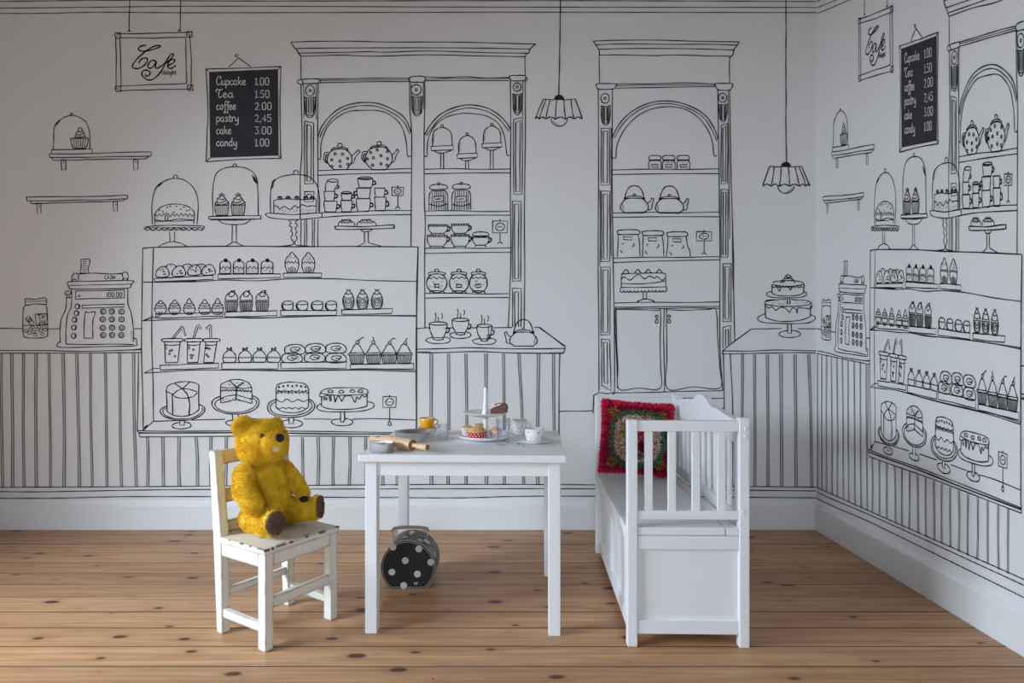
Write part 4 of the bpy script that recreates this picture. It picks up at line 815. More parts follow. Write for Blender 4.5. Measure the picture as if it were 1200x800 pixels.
# --- second cabinet ---------------------------------------------------------------------------------------
M_('drawn_cabinet_cornice')
S((695.4, 48.2), (720, 47.4), (770, 47.2), (820, 48.6), (866, 49.2)); S((698, 52.8), (730, 51.6), (790, 52.2), (830, 52), (863.4, 53.2)); S((701, 58), (740, 57), (800, 57.2), (835, 58), (859, 58.8)); S((702.4, 64.6), (730, 64.4), (765, 65.4), (790, 64.6), (830, 65.6), (855, 66))
P((695.4, 48.2), (698, 52.8), (700, 55.6), (702, 58.6), (702.4, 64.6), w=1.5); P((866, 49.2), (863, 54.6), (860, 57.6), (858.6, 64.6), (854.6, 68), w=1.5); P((702.2, 64.6), (702.6, 98)); P((854.8, 68), (855, 98))
S((722, 98.6), (760, 98.4), (800, 97.2), (838, 98.4)); S((722, 103.4), (770, 102.6), (838, 101.4)); S((722, 100.8), (780, 99.6), (838, 100), w=.9)
S((699.4, 98.4), (710, 98), (722, 98.6), (721, 102), (718, 104.6), (702, 104.6), (699, 102), closed=True, w=1.4); S((838, 98.2), (848, 97.8), (858.4, 98.6), (856.6, 104), (854, 105.8), (842, 105.6), (839, 102), closed=True, w=1.4)
M_('drawn_pilaster')
S((701, 104.6), (701.4, 200), (700.8, 300), (701.6, 380), (701.8, 458)); S((717.6, 104.6), (717.2, 200), (718.4, 300), (719.6, 380), (720, 455), (717, 460)); P((703, 222), (702.8, 312), w=.9); P((716.2, 150), (716.4, 300), w=.9)
pil_head(709, 115.4, 5, 5.8, 704.2, 715.2, 124, 145); panel(704.4, 150.4, 714.6, 216.6, 2.6); panel(704.4, 224, 714.6, 306, 2.6); panel(704, 313, 715, 392, 2.6); P((704.6, 397), (714.4, 398), (716, 457.4), (705, 451.6), closed=True); P((707, 401), (711.6, 401), (712, 449.6), (708, 448), closed=True)
M_('drawn_pilaster')
S((841, 105.6), (842.4, 200), (843.6, 300), (843.4, 400), (847, 458)); S((855, 105.8), (856.4, 200), (859.4, 300), (859.6, 340), (860.8, 399)); P((853.4, 106), (855, 280), w=.9); P((857.8, 250), (859, 340), w=.9)
pil_head(846.6, 114.6, 5, 5.4, 842.4, 852, 122, 141); panel(845, 147, 852.6, 215, 2.2, -2.4); panel(845, 222, 853, 301, 2.4); panel(847, 309, 856.8, 376.4, 2.6); P((847, 383.6), (856, 381.2), (855.8, 402)); P((847, 383.6), (847, 408)); P((850, 386.6), (853.4, 385.6), (853.4, 404)); P((850, 386.6), (850, 406))
M_('drawn_cabinet_arch')
arch([(717.4, 161), (726, 145), (740, 131), (760, 121), (783, 118.4), (805, 123), (825, 134), (836, 149), (842, 164)], [(717.6, 184.6), (721.6, 184.4), (723, 170), (733, 150), (750, 134), (770, 126.4), (795, 126), (815, 135), (828, 150), (834.6, 166), (836.6, 182), (840, 182.2)], 3)
shelf(717.4, 842.4, 199.2, 197.8, 5.4, 5.6); shelf(717.6, 842.8, 249.6, 248.4, 5, 5.6); shelf(718, 843, 302.6, 300.4, 5, 4); shelf(719.6, 843.4, 355, 353.6, 5, 5.4)
for x in (767.4, 783.6, 800.8):
    M_('drawn_jam_jar'); S((x - 6, 182.8), (x, 182.2), (x + 6, 182.8), (x + 6.6, 187), (x, 187.4), (x - 6.8, 187), closed=True, w=1.3); WV(x - 6.4, x + 6.4, 188, .9, 5, w=1.2); S((x - 6, 188), (x - 7.4, 191.4), (x - 7.2, 198.8)); S((x + 6, 188), (x + 7.4, 191.4), (x + 7.2, 198.8)); P((x - 3.8, 193), (x + 4, 193), (x + 4, 196), (x - 3.8, 196), closed=True)
    for i in range(10): FE(x + rnd.uniform(-6, 6), rnd.uniform(190, 198), .4, .4)
kettle(743.4, 241, 16.2, 8.4, 1); kettle(784.4, 241.4, 16.4, 8.4, 1)
for x0, x1, b0, b1, y in ((723.6, 749, 723.4, 750, 269.2), (752.6, 777, 752.8, 778, 270.4), (781.6, 805.2, 780.6, 808.6, 271.6)):
    M_('drawn_coffee_bag'); S((x0 + .4, y + 1), (x0 + 8, y), (x1 - 4, y), (x1, y + 1.4), (x1 - .4, y + 5), ((x0 + x1) / 2, y + 5.6), (x0 + 1.4, y + 5.4), (x0, y + 3), closed=True, w=1.4); S((x0 + 1, y + 5.6), (x0 + .6, y + 16), (b0, 301)); S((x1 - 1.4, y + 5.6), (x1 + .4, y + 16), (b1 - .4, 294), (b1, 300.4)); P((x0 + 7, y + 8), (x0 + 17, y + 8.4), (x0 + 16.6, y + 12), (x0 + 7, y + 11.6), closed=True, w=1.2); S((x0 + 18.6, y + 15.6), (x0 + 19.4, y + 18), (x0 + 17, y + 20)); S((x0 + 3.4, y + 23.6), (x0 + 4.6, y + 26), (x0 + 6, y + 27)); S((x0 + 5, y + 17), (x0 + 7, y + 15.4))
price(825, 276.8, 9, 5.4, 297)
M_('drawn_cake_on_stand')
S((728, 321), (740, 320.4), (764, 319.8), (778, 320.2), (780, 323)); P((728, 321), (728, 337)); P((780, 322), (780, 336.6)); S((728, 326.6), (732, 324.6), (738, 328.2), (744, 323.6), (749, 321.6), (755, 326.6), (761, 323.4), (767, 326), (770, 324), (776, 328.4), (780, 324.6), w=1.3); S((728, 332), (750, 332.6), (766, 331.4), (780, 329)); S((728, 336.6), (750, 336.8), (780, 336))
for x in (733, 747, 759, 772): S((x - 3.6, 320.6), (x - 1.6, 317.4), (x + .4, 315.6), (x + 2.6, 317.6), (x + 3.8, 320), w=1.4)
P((727, 337), (726.4, 341)); P((781, 335.6), (781, 340.4)); SC(726.4, 781, 340.6, 2, 13, 340, w=1.6); P((753.4, 342.6), (753.6, 351)); P((757.6, 342.4), (757.6, 351)); S((746, 354), (750, 351.6), (756, 350.2), (763, 351.4), (768, 354), w=1.5)
M_('drawn_cupboard_doors')
S((720.6, 362), (745, 361), (778, 361.4), (810, 360.6), (843, 361.4)); S((722, 363.6), (724, 362.6), (750, 362.8), (770, 363.8), (774, 365), (773.4, 400), (774, 430), (773.4, 455), (748, 454.4), (725, 455.6), (724, 430), (722.6, 400), w=1.2, closed=True); P((778.4, 361.4), (777.6, 400), (778.4, 459)); S((781, 366), (783, 363), (800, 363.6), (830, 362.4), (839, 363.6), (841, 400), (843.4, 430), (843.4, 454.4), (812, 453), (782, 455.4), (781.4, 420), closed=True, w=1.2); P((720.6, 362), (721.6, 400), (723, 440), (723.4, 455))
for x in (769.6, 784): E(x, 370.6, 1.6, 1.6, w=1.4); E(x, 376.4, 1.7, 2.3, w=1.4); P((x, 372), (x, 374.4))
S((701.8, 459.6), (712, 461), (718, 460), (740, 460), (780, 459), (815, 458), (840, 457.8), (847, 456.6)); P((702, 459.6), (695.6, 463), (694.8, 484))
M_('drawn_counter_top'); P((880, 385.5), (916, 384.8), w=1.2); P((935, 385), (956, 385.2)); P((880, 385.5), (847, 410.6), w=1.6); S((847, 411), (880, 411.2), (910, 410), (956, 411)); S((847, 414.6), (900, 413.6), (930, 413), (956, 413.6)); P((847, 410.6), (846.6, 415), w=1.8)
M_('drawn_tiered_cake_stand')
E(923, 332, 18.8, 3.4, 200, 520, w=1.3); P((904.2, 333), (904.6, 344)); P((941.8, 333), (941.6, 343)); S((904.6, 344), (912, 346.2), (924, 346.8), (936, 345.6), (941.6, 343)); SC(904.6, 942.6, 334.6, 2.4, 9, w=1.2); S((910, 335), (913, 341), (915, 336)); S((924, 335), (926, 340), (927.6, 335.6))
S((914, 332), (916, 328.6), (920, 326.6), (926, 326.4), (930, 328.4), (931, 331.6)); S((919, 326.6), (920, 323.6), (923.6, 322), (927, 324), (928, 327)); S((921, 324), (924, 325.6), (926, 323.6), w=1.8); P((922.4, 322.6), (923, 320.6)); HA(916, 331, 1, -2, 4, .9, 0)
S((904, 341.4), (899, 343), (898.6, 346), (906, 348.4), (922, 349), (938, 348.2), (945, 345.6), (943.6, 342.4), (941.6, 341.6), w=1.2); P((922.4, 349.4), (922.4, 356), (925.6, 356), (925.6, 349.4), w=1.3)
E(923.4, 354.8, 27.6, 4.2, 0, 250, w=1.3); S((896, 354), (900, 351.6), (921, 350.8)); S((927, 350.8), (944, 352), (951, 355)); P((896.4, 357), (897, 372)); P((949.8, 358), (949.4, 371)); S((897, 372), (908, 375.6), (922, 376.6), (938, 375), (949.4, 371)); S((895.8, 355.6), (899, 360), (902, 360.6), (905, 359.6), (909, 363.4), (914, 360), (920, 361), (925, 365.6), (928, 361), (932.6, 362), (934, 367), (935, 361), (942, 361), (950, 361.4), (951.4, 357), w=1.3)
for i in range(46): a = rnd.uniform(0, 6.28); q = rnd.uniform(0, .85) ** .5; FE(923.4 + 25 * q * math.cos(a), 354.8 + 3.2 * q * math.sin(a), .4, .35)
S((896.6, 367.6), (889, 371), (888.4, 375), (897, 378), (921, 379), (944, 378.6), (954, 375), (954.6, 371), (949.6, 368.6), w=1.3); P((922.6, 379.4), (923, 390), (927.4, 391), (927, 379.4), w=1.5); S((922.8, 387), (914.6, 389), (913, 392), (918, 394.8), (926, 395.4), (935, 394), (938, 391), (934, 388), (927.4, 387), w=1.3)

# --- turn strokes into thin printed lines on each wall ---------------------------------------------------------
INKS = {'ink': ink, 'grey': ink_grey, 'board': board, 'chalk': chalk}
LAY = {'grey': .0002, 'board': .0004, 'ink': .0006, 'chalk': .0008}
def ribbon(pts, w, closed):
    q = [pts[0]]
    for p in pts[1:]:
        if abs(p[0] - q[-1][0]) + abs(p[1] - q[-1][1]) > .12: q.append(p)
    if len(q) < 2: return [], []
    A = np.array(q, float); n = len(A)
    if closed: T = np.roll(A, -1, 0) - np.roll(A, 1, 0)
    else:
        T = np.empty_like(A); T[1:-1] = A[2:] - A[:-2] if n > 2 else T[1:-1]; T[0] = A[1] - A[0]; T[-1] = A[-1] - A[-2]
    l = np.hypot(T[:, 0], T[:, 1]) + 1e-9
    Nn = np.stack([-T[:, 1] / l, T[:, 0] / l], 1)
    # hand pressure
    ww = w * .5 * (1 + .16 * np.sin(np.arange(n) * .9 + rnd.uniform(0, 6)))[:, None]
    V = np.concatenate([A + Nn * ww, A - Nn * ww])
    fs = [(i, i + 1, n + i + 1, n + i) for i in range(n - 1)]
    if closed: fs.append((n - 1, 0, n, 2 * n - 1))
    return [tuple(v) for v in V], fs
def hang(parent, mapper, nrm, umin, umax):
    for mo in MOT:
        us = [p[0] for s in mo['S'] for p in s[0]] + [p[0] for f in mo['F'] for p in f[0]]
        if not us or min(us) > umax or max(us) < umin: continue
        V = []; Fc = []; mi = []; used = []
        for key, items in (('F', mo['F']), ('S', mo['S'])):
            for it in items:
                m = it[1] if key == 'F' else it[3]
                if m not in used: used.append(m)
                if key == 'F':
                    pts = it[0]
                    if min(p[0] for p in pts) < umin: continue
                    vv, ff = pts, [tuple(range(len(pts)))]
                    runs = [(vv, ff)]
                else:
                    pts, w, cl = it[0], it[1] * LW, it[2]
                    if all(umin <= p[0] <= umax for p in pts): runs = [ribbon(pts, w, cl)]
                    else:
                        runs = []; cur = []
                        fine = []
                        for a, b in zip(pts, pts[1:]):
                            for t in range(6): fine.append((a[0] + (b[0] - a[0]) * t / 6, a[1] + (b[1] - a[1]) * t / 6))
                        fine.append(pts[-1])
                        for p in fine + [(1e9, 0)]:
                            if umin <= p[0] <= umax: cur.append(p)
                            else:
                                if len(cur) > 1: runs.append(ribbon(cur, w, False))
                                cur = []
                for vv, ff in runs:
                    k = len(V)
                    for p in vv:
                        q = mapper(*p); V.append(tuple(q[i] + nrm[i] * LAY[m] for i in range(3)))
                    for f in ff: Fc.append(tuple(k + i for i in f)); mi.append(used.index(m))
        if not Fc: continue
        me = bpy.data.meshes.new(mo['n']); me.from_pydata(V, [], Fc)
        for m in used: me.materials.append(INKS[m])
        me.polygons.foreach_set('material_index', mi); me.update()
        o = bpy.data.objects.new(mo['n'], me); COL.objects.link(o); o.parent = parent
        o['label'] = 'black ink drawing of ' + ('an ' if mo['n'][6] in 'aeiou' else 'a ') + mo['n'][6:].replace('_', ' ') + ' printed on the wallpaper' if not mo['n'].endswith('lines') else 'black ink lines printed along the wallpaper'
LW = .86
hang(wall_back, on_back, (0, -1, 0), -72, 956.4)
hang(wall_right, on_right, (-1, 0, 0), 11.5, 700)

# ================================================================== white play table
T0 = .504
t = empty('play_table', (-.1325, 1.95, 0), R(-1.5))
tag(t, 'small white lacquered play table set with toy crockery', 'table')
bm = bmesh.new(); box(bm, -.290, .290, -.25, .25, T0 - .0215, T0); obj('table_top', bm, white, t, bevel=.0035)
for sx in (-1, 1):
    for sy in (-1, 1):
        bm = bmesh.new(); x0 = sx * .2735; y0 = sy * .236
        box(bm, min(x0, x0 - sx * .0335), max(x0, x0 - sx * .0335), min(y0, y0 - sy * .0335), max(y0, y0 - sy * .0335), 0, T0 - .0215)
        obj('leg', bm, white, t, bevel=.002)
for sy in (-1, 1):
    bm = bmesh.new(); y0 = sy * .231; box(bm, -.240, .240, min(y0, y0 - sy * .016), max(y0, y0 - sy * .016), T0 - .0215 - .040, T0 - .0215); obj('apron', bm, white, t, bevel=.001)
for sx in (-1, 1):
    bm = bmesh.new(); x0 = sx * .268; box(bm, min(x0, x0 - sx * .016), max(x0, x0 - sx * .016), -.2025, .2025, T0 - .0215 - .040, T0 - .0215); obj('apron', bm, white, t, bevel=.001)

# ================================================================== old white child's chair
c = empty('child_chair', (-.6805, 1.780, 0), R(-32.3))
tag(c, 'old white wooden child\'s chair with chipped paint and a slatted back', 'chair')
CD, CW_, CS = .116, .123, .272      # half depth, half width, seat height (local +x faces forward)
lx, ly = .032, .026
for sy in (-1, 1):
    y0 = sy * CW_
    bm = bmesh.new(); box(bm, CD - lx, CD, min(y0, y0 - sy * ly), max(y0, y0 - sy * ly), 0, CS - .016); obj('leg', bm, chair_m, c, bevel=.003)
    # rear legs run on as the raked back uprights
    bm = bmesh.new()
    prism(bm, [(-CD + .014, 0), (-CD + .040, 0), (-CD + .034, CS), (-CD + .006, .498), (-CD + .001, .506), (-CD - .018, .510), (-CD - .024, .503), (-CD - .004, CS)], min(y0, y0 - sy * ly), max(y0, y0 - sy * ly), 'y')
    obj('rear_leg', bm, chair_m, c, bevel=.003)
sa, sb = CW_ + .004, CW_ - .0265
bm = bmesh.new(); prism(bm, [(CD + .004, -sa), (CD + .004, sa), (-CD + .0345, sa), (-CD + .0345, sb), (-CD - .002, sb), (-CD - .002, -sb), (-CD + .0345, -sb), (-CD + .0345, -sa)], CS - .016, CS, 'z'); obj('seat', bm, chair_m, c, bevel=.003)
bm = bmesh.new(); box(bm, CD - .020, CD - .003, -CW_ + ly, CW_ - ly, CS - .052, CS - .016); obj('apron', bm, chair_m, c, bevel=.0015)
for sy in (-1, 1):
    y0 = sy * (CW_ - .003)
    bm = bmesh.new(); box(bm, -CD + .03, CD - lx, min(y0, y0 - sy * .016), max(y0, y0 - sy * .016), CS - .054, CS - .016); obj('apron', bm, chair_m, c, bevel=.0015)
    bm = bmesh.new(); y0 = sy * (CW_ - .004); box(bm, -CD + .034, CD - lx, min(y0, y0 - sy * .015), max(y0, y0 - sy * .015), .046, .070); obj('side_stretcher', bm, chair_m, c, bevel=.0015)
bm = bmesh.new(); box(bm, CD - .022, CD - .006, -CW_ + ly, CW_ - ly, .106, .136); obj('front_stretcher', bm, chair_m, c, bevel=.0015)
bm = bmesh.new(); box(bm, -CD + .016, -CD + .032, -CW_ + ly, CW_ - ly, .098, .120); obj('rear_stretcher', bm, chair_m, c, bevel=.0015)
for z0, z1 in ((.466, .505), (.357, .396), (.274, .306)):
    bm = bmesh.new()
    dx = lambda z: -CD + .002 - (z - CS) * .108
    prism(bm, [(dx(z0), z0), (dx(z0) + .014, z0), (dx(z1) + .014, z1), (dx(z1), z1)], -CW_ + ly, CW_ - ly, 'y'); obj('back_slat', bm, chair_cream, c, bevel=.0015)
for y0, y1 in ((-.128, -.112), (-.108, -.098), (-.092, -.060), (-.050, -.036), (.004, .014), (.050, .074), (.112, .126)):      # paint gone from the front edge of the seat
    bm = bmesh.new(); box(bm, CD - .0005 - .004 * random.random(), CD + .0044, y0, y1, CS - .0035 - .004 * random.random(), CS + .0004); obj('worn_edge', bm, bare_wood, c, bevel=.001, segs=1)
for x0, x1 in ((.086, .119), (.052, .062), (.010, .026), (-.040, -.034)):
    bm = bmesh.new(); box(bm, x0, x1, -CW_ - .0044, -CW_ - .0015 + .003 * random.random(), CS - .003 - .002 * random.random(), CS + .0004); obj('worn_edge', bm, bare_wood, c, bevel=.001, segs=1)
for x, y, a, l, w_ in ((.030, -.062, 40, .032, .006), (.108, -.060, 84, .05, .003), (.106, .02, 95, .03, .0025)):
    bm = bmesh.new(); prism(bm, [(-l / 2, -w_ / 2), (-l * .1, -w_ * .6), (l / 2, -w_ * .2), (l * .3, w_ * .5), (-l * .3, w_ * .6)], CS - .001, CS + .0003, 'z', Matrix.Translation((x, y, 0)) @ Matrix.Rotation(R(a), 4, 'Z')); obj('worn_patch', bm, bare_wood, c)

# ================================================================== teddy bear
def evaluated(o):
    dg = bpy.context.evaluated_depsgraph_get(); me = bpy.data.meshes.new_from_object(o.evaluated_get(dg)); return me
def capsule(bm, a, b, ra, rb, n=7):
    a = Vector(a); b = Vector(b)
    for i in range(n + 1):
        t_ = i / n; ellipsoid(bm, a.lerp(b, t_), (ra + (rb - ra) * t_,) * 3, u=14, v=10)
def fur(name, src, m, parent, count, length, width, seed, comb=(0, 0, -.35), keep=None, colf=None, bend=.5, jitter=.45):
    """short pile: one bent blade per root, all in one mesh"""
    rs = np.random.RandomState(seed)
    src.calc_loop_triangles()
    nv = len(src.vertices); co = np.empty(nv * 3); src.vertices.foreach_get('co', co); co = co.reshape(-1, 3)
    nt = len(src.loop_triangles); tri = np.empty(nt * 3, np.int32); src.loop_triangles.foreach_get('vertices', tri); tri = tri.reshape(-1, 3)
    vn = np.empty(nv * 3); src.vertices.foreach_get('normal', vn); vn = vn.reshape(-1, 3)
    A, B, C_ = co[tri[:, 0]], co[tri[:, 1]], co[tri[:, 2]]
    ar = np.linalg.norm(np.cross(B - A, C_ - A), axis=1); pr = ar / ar.sum()
    idx = rs.choice(nt, count, p=pr); r1 = np.sqrt(rs.rand(count)); r2 = rs.rand(count)
    w0, w1, w2 = 1 - r1, r1 * (1 - r2), r1 * r2
    P_ = A[idx] * w0[:, None] + B[idx] * w1[:, None] + C_[idx] * w2[:, None]
    Nn = vn[tri[idx, 0]] * w0[:, None] + vn[tri[idx, 1]] * w1[:, None] + vn[tri[idx, 2]] * w2[:, None]
    if keep is not None:
        k = keep(P_, Nn); P_ = P_[k]; Nn = Nn[k]
    n = len(P_); Nn /= np.linalg.norm(Nn, axis=1)[:, None] + 1e-9
    D = Nn + np.array(comb) + rs.normal(0, jitter, (n, 3)); D /= np.linalg.norm(D, axis=1)[:, None]
    L_ = length * (.6 + .8 * rs.rand(n))[:, None]
    side = np.cross(D, rs.normal(0, 1, (n, 3))); side /= np.linalg.norm(side, axis=1)[:, None] + 1e-9
    side *= width / 2 * (.7 + .6 * rs.rand(n))[:, None]
    mid = P_ + D * L_ * .5; D2 = D + np.array(comb) * bend + rs.normal(0, .2, (n, 3)); D2 /= np.linalg.norm(D2, axis=1)[:, None]
    tip = mid + D2 * L_ * .5
    root = P_ - Nn * length * .15
    V = np.stack([root - side, root + side, mid + side, mid - side, tip], 1).reshape(-1, 3)
    me = bpy.data.meshes.new(name); base = np.arange(n)[:, None] * 5
    loops = np.concatenate([base + np.array([[0, 1, 2, 3]]), base + np.array([[3, 2, 4]])], 1).reshape(-1)
    me.vertices.add(len(V)); me.vertices.foreach_set('co', V.reshape(-1))
    me.loops.add(len(loops)); me.loops.foreach_set('vertex_index', loops)
    me.polygons.add(2 * n); me.polygons.foreach_set('loop_start', np.stack([np.arange(n) * 7, np.arange(n) * 7 + 4], 1).reshape(-1))
    me.update(calc_edges=True)
    if colf is not None:
        cols = colf(P_, rs); ca = me.color_attributes.new('Col', 'FLOAT_COLOR', 'POINT')
        ca.data.foreach_set('color', np.repeat(cols, 5, 0).reshape(-1))
    o = link(name, me, m, parent); o['kind'] = 'stuff'
    return o

d = Vector((.84, -.545, 0)).normalized(); rt = Vector((-.545, -.84, 0)).normalized(); up = Vector((0, 0, 1))
B0 = Vector((-.721, 1.803, 0))
HD = Vector((-.729, 1.793, .524)); mz = Vector((.79, -.58, .16)).normalized()
SH_R = Vector((-.762, 1.752, .440)); SH_L = Vector((-.685, 1.848, .434))
HA_R = Vector((-.718, 1.700, .366)); HA_L = Vector((-.624, 1.840, .364))
HP_R = B0 + rt * .040 + up * .312; HP_L = B0 - rt * .042 + up * .312
FT_R = Vector((-.657, 1.692, .313)); FT_L = Vector((-.588, 1.842, .316))
LR = (FT_R - HP_R).normalized(); LL = (FT_L - HP_L).normalized()
rotd = Matrix(((d.x, -rt.x, 0, 0), (d.y, -rt.y, 0, 0), (0, 0, 1, 0), (0, 0, 0, 1)))
def basis(f):
    f = f.normalized(); s = f.cross(up).normalized(); u_ = s.cross(f)
    return Matrix(((f.x, s.x, u_.x, 0), (f.y, s.y, u_.y, 0), (f.z, s.z, u_.z, 0), (0, 0, 0, 1)))
bm = bmesh.new()
ellipsoid(bm, B0 + up * .345 + d * .006 - rt * .006, (.053, .068, .070), rotd, 28, 20)       # belly
ellipsoid(bm, B0 + up * .415 - rt * .006 + d * .002, (.046, .060, .058), rotd, 28, 20)                  # chest
capsule(bm, B0 + up * .45, HD - up * .03, .034, .040)                            # neck
hm = basis(mz)
ellipsoid(bm, HD + up * .004, (.066, .071, .062), hm, 28, 20)                    # skull
ellipsoid(bm, HD - up * .022 + mz * .006, (.062, .068, .042), hm, 24, 16)        # cheeks
ellipsoid(bm, HD + mz * .055 - up * .006, (.037, .041, .037), hm, 24, 16)        # muzzle
hs = mz.cross(up).normalized()
for s, k in ((1, 1.0), (-1, 1.0)):                                               # ears: cupped discs
    e = HD + hs * s * .056 + up * (.052 if s > 0 else .043) - mz * (.004 if s > 0 else .014)
    em = basis((mz + hs * s * .35).normalized())
    ellipsoid(bm, e, (.010, .032, .033) if s > 0 else (.010, .027, .028), em, 20, 14); ellipsoid(bm, e - up * .014 - hs * s * .008, (.012, .022, .020), em, 14, 10)
capsule(bm, SH_R, SH_R.lerp(HA_R, .5) + rt * .014, .030, .029); capsule(bm, SH_R.lerp(HA_R, .5) + rt * .014, HA_R, .029, .026)
capsule(bm, SH_L, SH_L.lerp(HA_L, .5) - rt * .004, .026, .023); capsule(bm, SH_L.lerp(HA_L, .5) - rt * .004, HA_L, .023, .018)
capsule(bm, HP_R, FT_R - LR * .012, .040, .031); capsule(bm, HP_L, FT_L - LL * .012, .039, .029)
for ft, l in ((FT_R, LR), (FT_L, LL)): ellipsoid(bm, ft + up * .006, (.012, .031, .036), basis(l), 24, 16)   # turned-up feet
tmp = obj('bear_tmp', bm)
md = tmp.modifiers.new('r', 'REMESH'); md.mode = 'VOXEL'; md.voxel_size = .0042
md = tmp.modifiers.new('s', 'SMOOTH'); md.factor = .5; md.iterations = 2
bme = evaluated(tmp); bpy.data.objects.remove(tmp, do_unlink=True)
for v in bme.vertices:
    if v.co.z < .2735: v.co.z = .2735
for p in bme.polygons: p.use_smooth = True
bme.materials.clear()
bear = link('teddy_bear', bme, plush_m)
tag(bear, 'worn golden teddy bear sitting on the chipped white chair', 'teddy bear')
for nm, ft, l in (('foot_pad', FT_R, LR), ('foot_pad', FT_L, LL)):
    bm = bmesh.new(); ellipsoid(bm, ft + l * .0135 + up * .007, (.0065, .0275, .0325), basis(l), 28, 16); o = obj(nm, bm, sole_m, bear, smooth=True); o['label'] = 'brown plush sole of the foot'
bm = bmesh.new(); ellipsoid(bm, HA_L + Vector((.004, -.012, -.013)), (.016, .010, .010), basis(d)); o = obj('paw_pad', bm, pad_m, bear, smooth=True); o['label'] = 'dark worn paw pad'
bm = bmesh.new(); ellipsoid(bm, HD + mz * .0900 + up * .007, (.007, .0140, .0125), basis((mz + up * .25).normalized())); o = obj('nose', bm, nose_m, bear, smooth=True); o['label'] = 'black stitched nose'
for s in (1, -1):
    bm = bmesh.new(); ellipsoid(bm, HD + hs * s * .034 + mz * .0545 + up * .020, (.0062,) * 3); o = obj('eye', bm, eye_m, bear, smooth=True); o['label'] = 'small dark brown eye'
bm = bmesh.new(); ellipsoid(bm, HD + mz * .0855 - up * .023 + hs * .009, (.006, .013, .0065), basis(mz)); o = obj('mouth', bm, muz_m, bear, smooth=True); o['label'] = 'pale worn mouth'
pads = [(FT_R + LR * .013 + up * .007, .0300), (FT_L + LL * .013 + up * .007, .0300), (HD + mz * .0915 + up * .007, .0135), (HD + mz * .0875 - up * .023 + hs * .009, .0125), (HD + hs * .034 + mz * .0545 + up * .020, .0075), (HD - hs * .034 + mz * .0545 + up * .020, .0075), (HA_L + Vector((.004, -.014, -.014)), .015)]
def keep_bear(P_, N_):
    k = P_[:, 2] > .276
    for c_, r in pads: k &= np.linalg.norm(P_ - np.array(c_), axis=1) > r
    return k
o = fur('fur', bme, plush_m, bear, 70000, .0066, .0009, 3, comb=(0, 0, -.30), keep=keep_bear); o['label'] = 'short golden mohair pile'
for o_ in [x for x in bear.children if x.name.startswith('foot_pad')]:
    q = fur('sole_pile', o_.data, sole_m, o_, 1500, .0045, .0012, 8, comb=(0, 0, -.2))

# ================================================================== white storage bench
BL, BW = .765, .325
b = empty('storage_bench', (.309, 1.645, 0), R(-1.3))
tag(b, 'white child\'s storage bench with slatted ends and a scalloped backrest', 'bench')
pw = .0275
for x0, y0, zt in ((0, 0, .608), (BW - pw, 0, .614), (0, BL - pw, .610), (BW - pw, BL - pw, .616)):
    bm = bmesh.new(); box(bm, x0, x0 + pw, y0, y0 + pw, 0, zt); obj('post', bm, bench_m, b, bevel=.003)
for y0 in (0, BL - pw):
    yy = y0 + .004
    for nm, z0, z1, th in (('top_rail', .577, .606, .018), ('lower_rail', .341, .364, .018)):
        bm = bmesh.new(); box(bm, pw, BW - pw, yy, yy + th, z0, z1); obj(nm, bm, bench_m, b, bevel=.002)
    for xs in (.0475, .110, .174, .242):
        bm = bmesh.new(); box(bm, xs, xs + .0218, yy + .003, yy + .014, .3635, .5775); obj('end_slat', bm, bench_m, b, bevel=.002)
    bm = bmesh.new(); box(bm, pw, BW - pw, yy, yy + .016, .261, .297); obj('end_rail', bm, bench_m, b, bevel=.0015)
    bm = bmesh.new(); box(bm, pw, BW - pw, yy, yy + .016, .034, .071); obj('end_rail', bm, bench_m, b, bevel=.0015)
    bm = bmesh.new(); box(bm, pw - .004, BW - pw + .004, yy + .008 if y0 == 0 else yy + .004, yy + .014 if y0 == 0 else yy + .010, .065, .265); obj('end_panel', bm, bench_m, b)
# front of the chest (left side of the picture): frame of rails and stiles round two sunk panels
fx = .005
for z0, z1 in ((.261, .297), (.034, .071)):
    bm = bmesh.new(); box(bm, fx, fx + .016, pw, BL - pw, z0, z1); obj('front_rail', bm, bench_m, b, bevel=.0015)
for y0, y1 in ((.045, .085), (BL / 2 - .022, BL / 2 + .022), (BL - .085, BL - .045)):
    bm = bmesh.new(); box(bm, fx, fx + .016, y0, y1, .071, .261); obj('front_stile', bm, bench_m, b, bevel=.0015)
for y0, y1 in ((pw, .05), (BL - .05, BL - pw)):
    bm = bmesh.new(); box(bm, fx, fx + .016, y0, y1, .071, .261); obj('front_stile', bm, bench_m, b, bevel=.001)
for y0, y1 in ((.08, BL / 2 - .018), (BL / 2 + .018, BL - .08)):
    bm = bmesh.new(); box(bm, fx + .009, fx + .014, y0, y1, .066, .266); obj('front_panel', bm, bench_m, b)
bm = bmesh.new(); box(bm, BW - .020, BW - .006, pw, BL - pw, .034, .297); obj('back_panel', bm, bench_m, b, bevel=.001)
bm = bmesh.new(); box(bm, .006, BW - .006, .006, BL - .006, .040, .048); obj('chest_bottom', bm, bench_m, b)
# hinged lid and the fixed strip along the back
pq = pw + .0005
bm = bmesh.new(); prism(bm, [(-.004, pq), (-.004, BL - pq), (pq, BL - pq), (pq, BL - .004), (.262, BL - .004), (.262, .004), (pq, .004), (pq, pq)], .298, .319, 'z'); obj('lid', bm, bench_m, b, bevel=.003)
bm = bmesh.new(); box(bm, .2645, BW - pw - .0005, .004, BL - .004, .298, .319); obj('hinge_strip', bm, bench_m, b, bevel=.002)
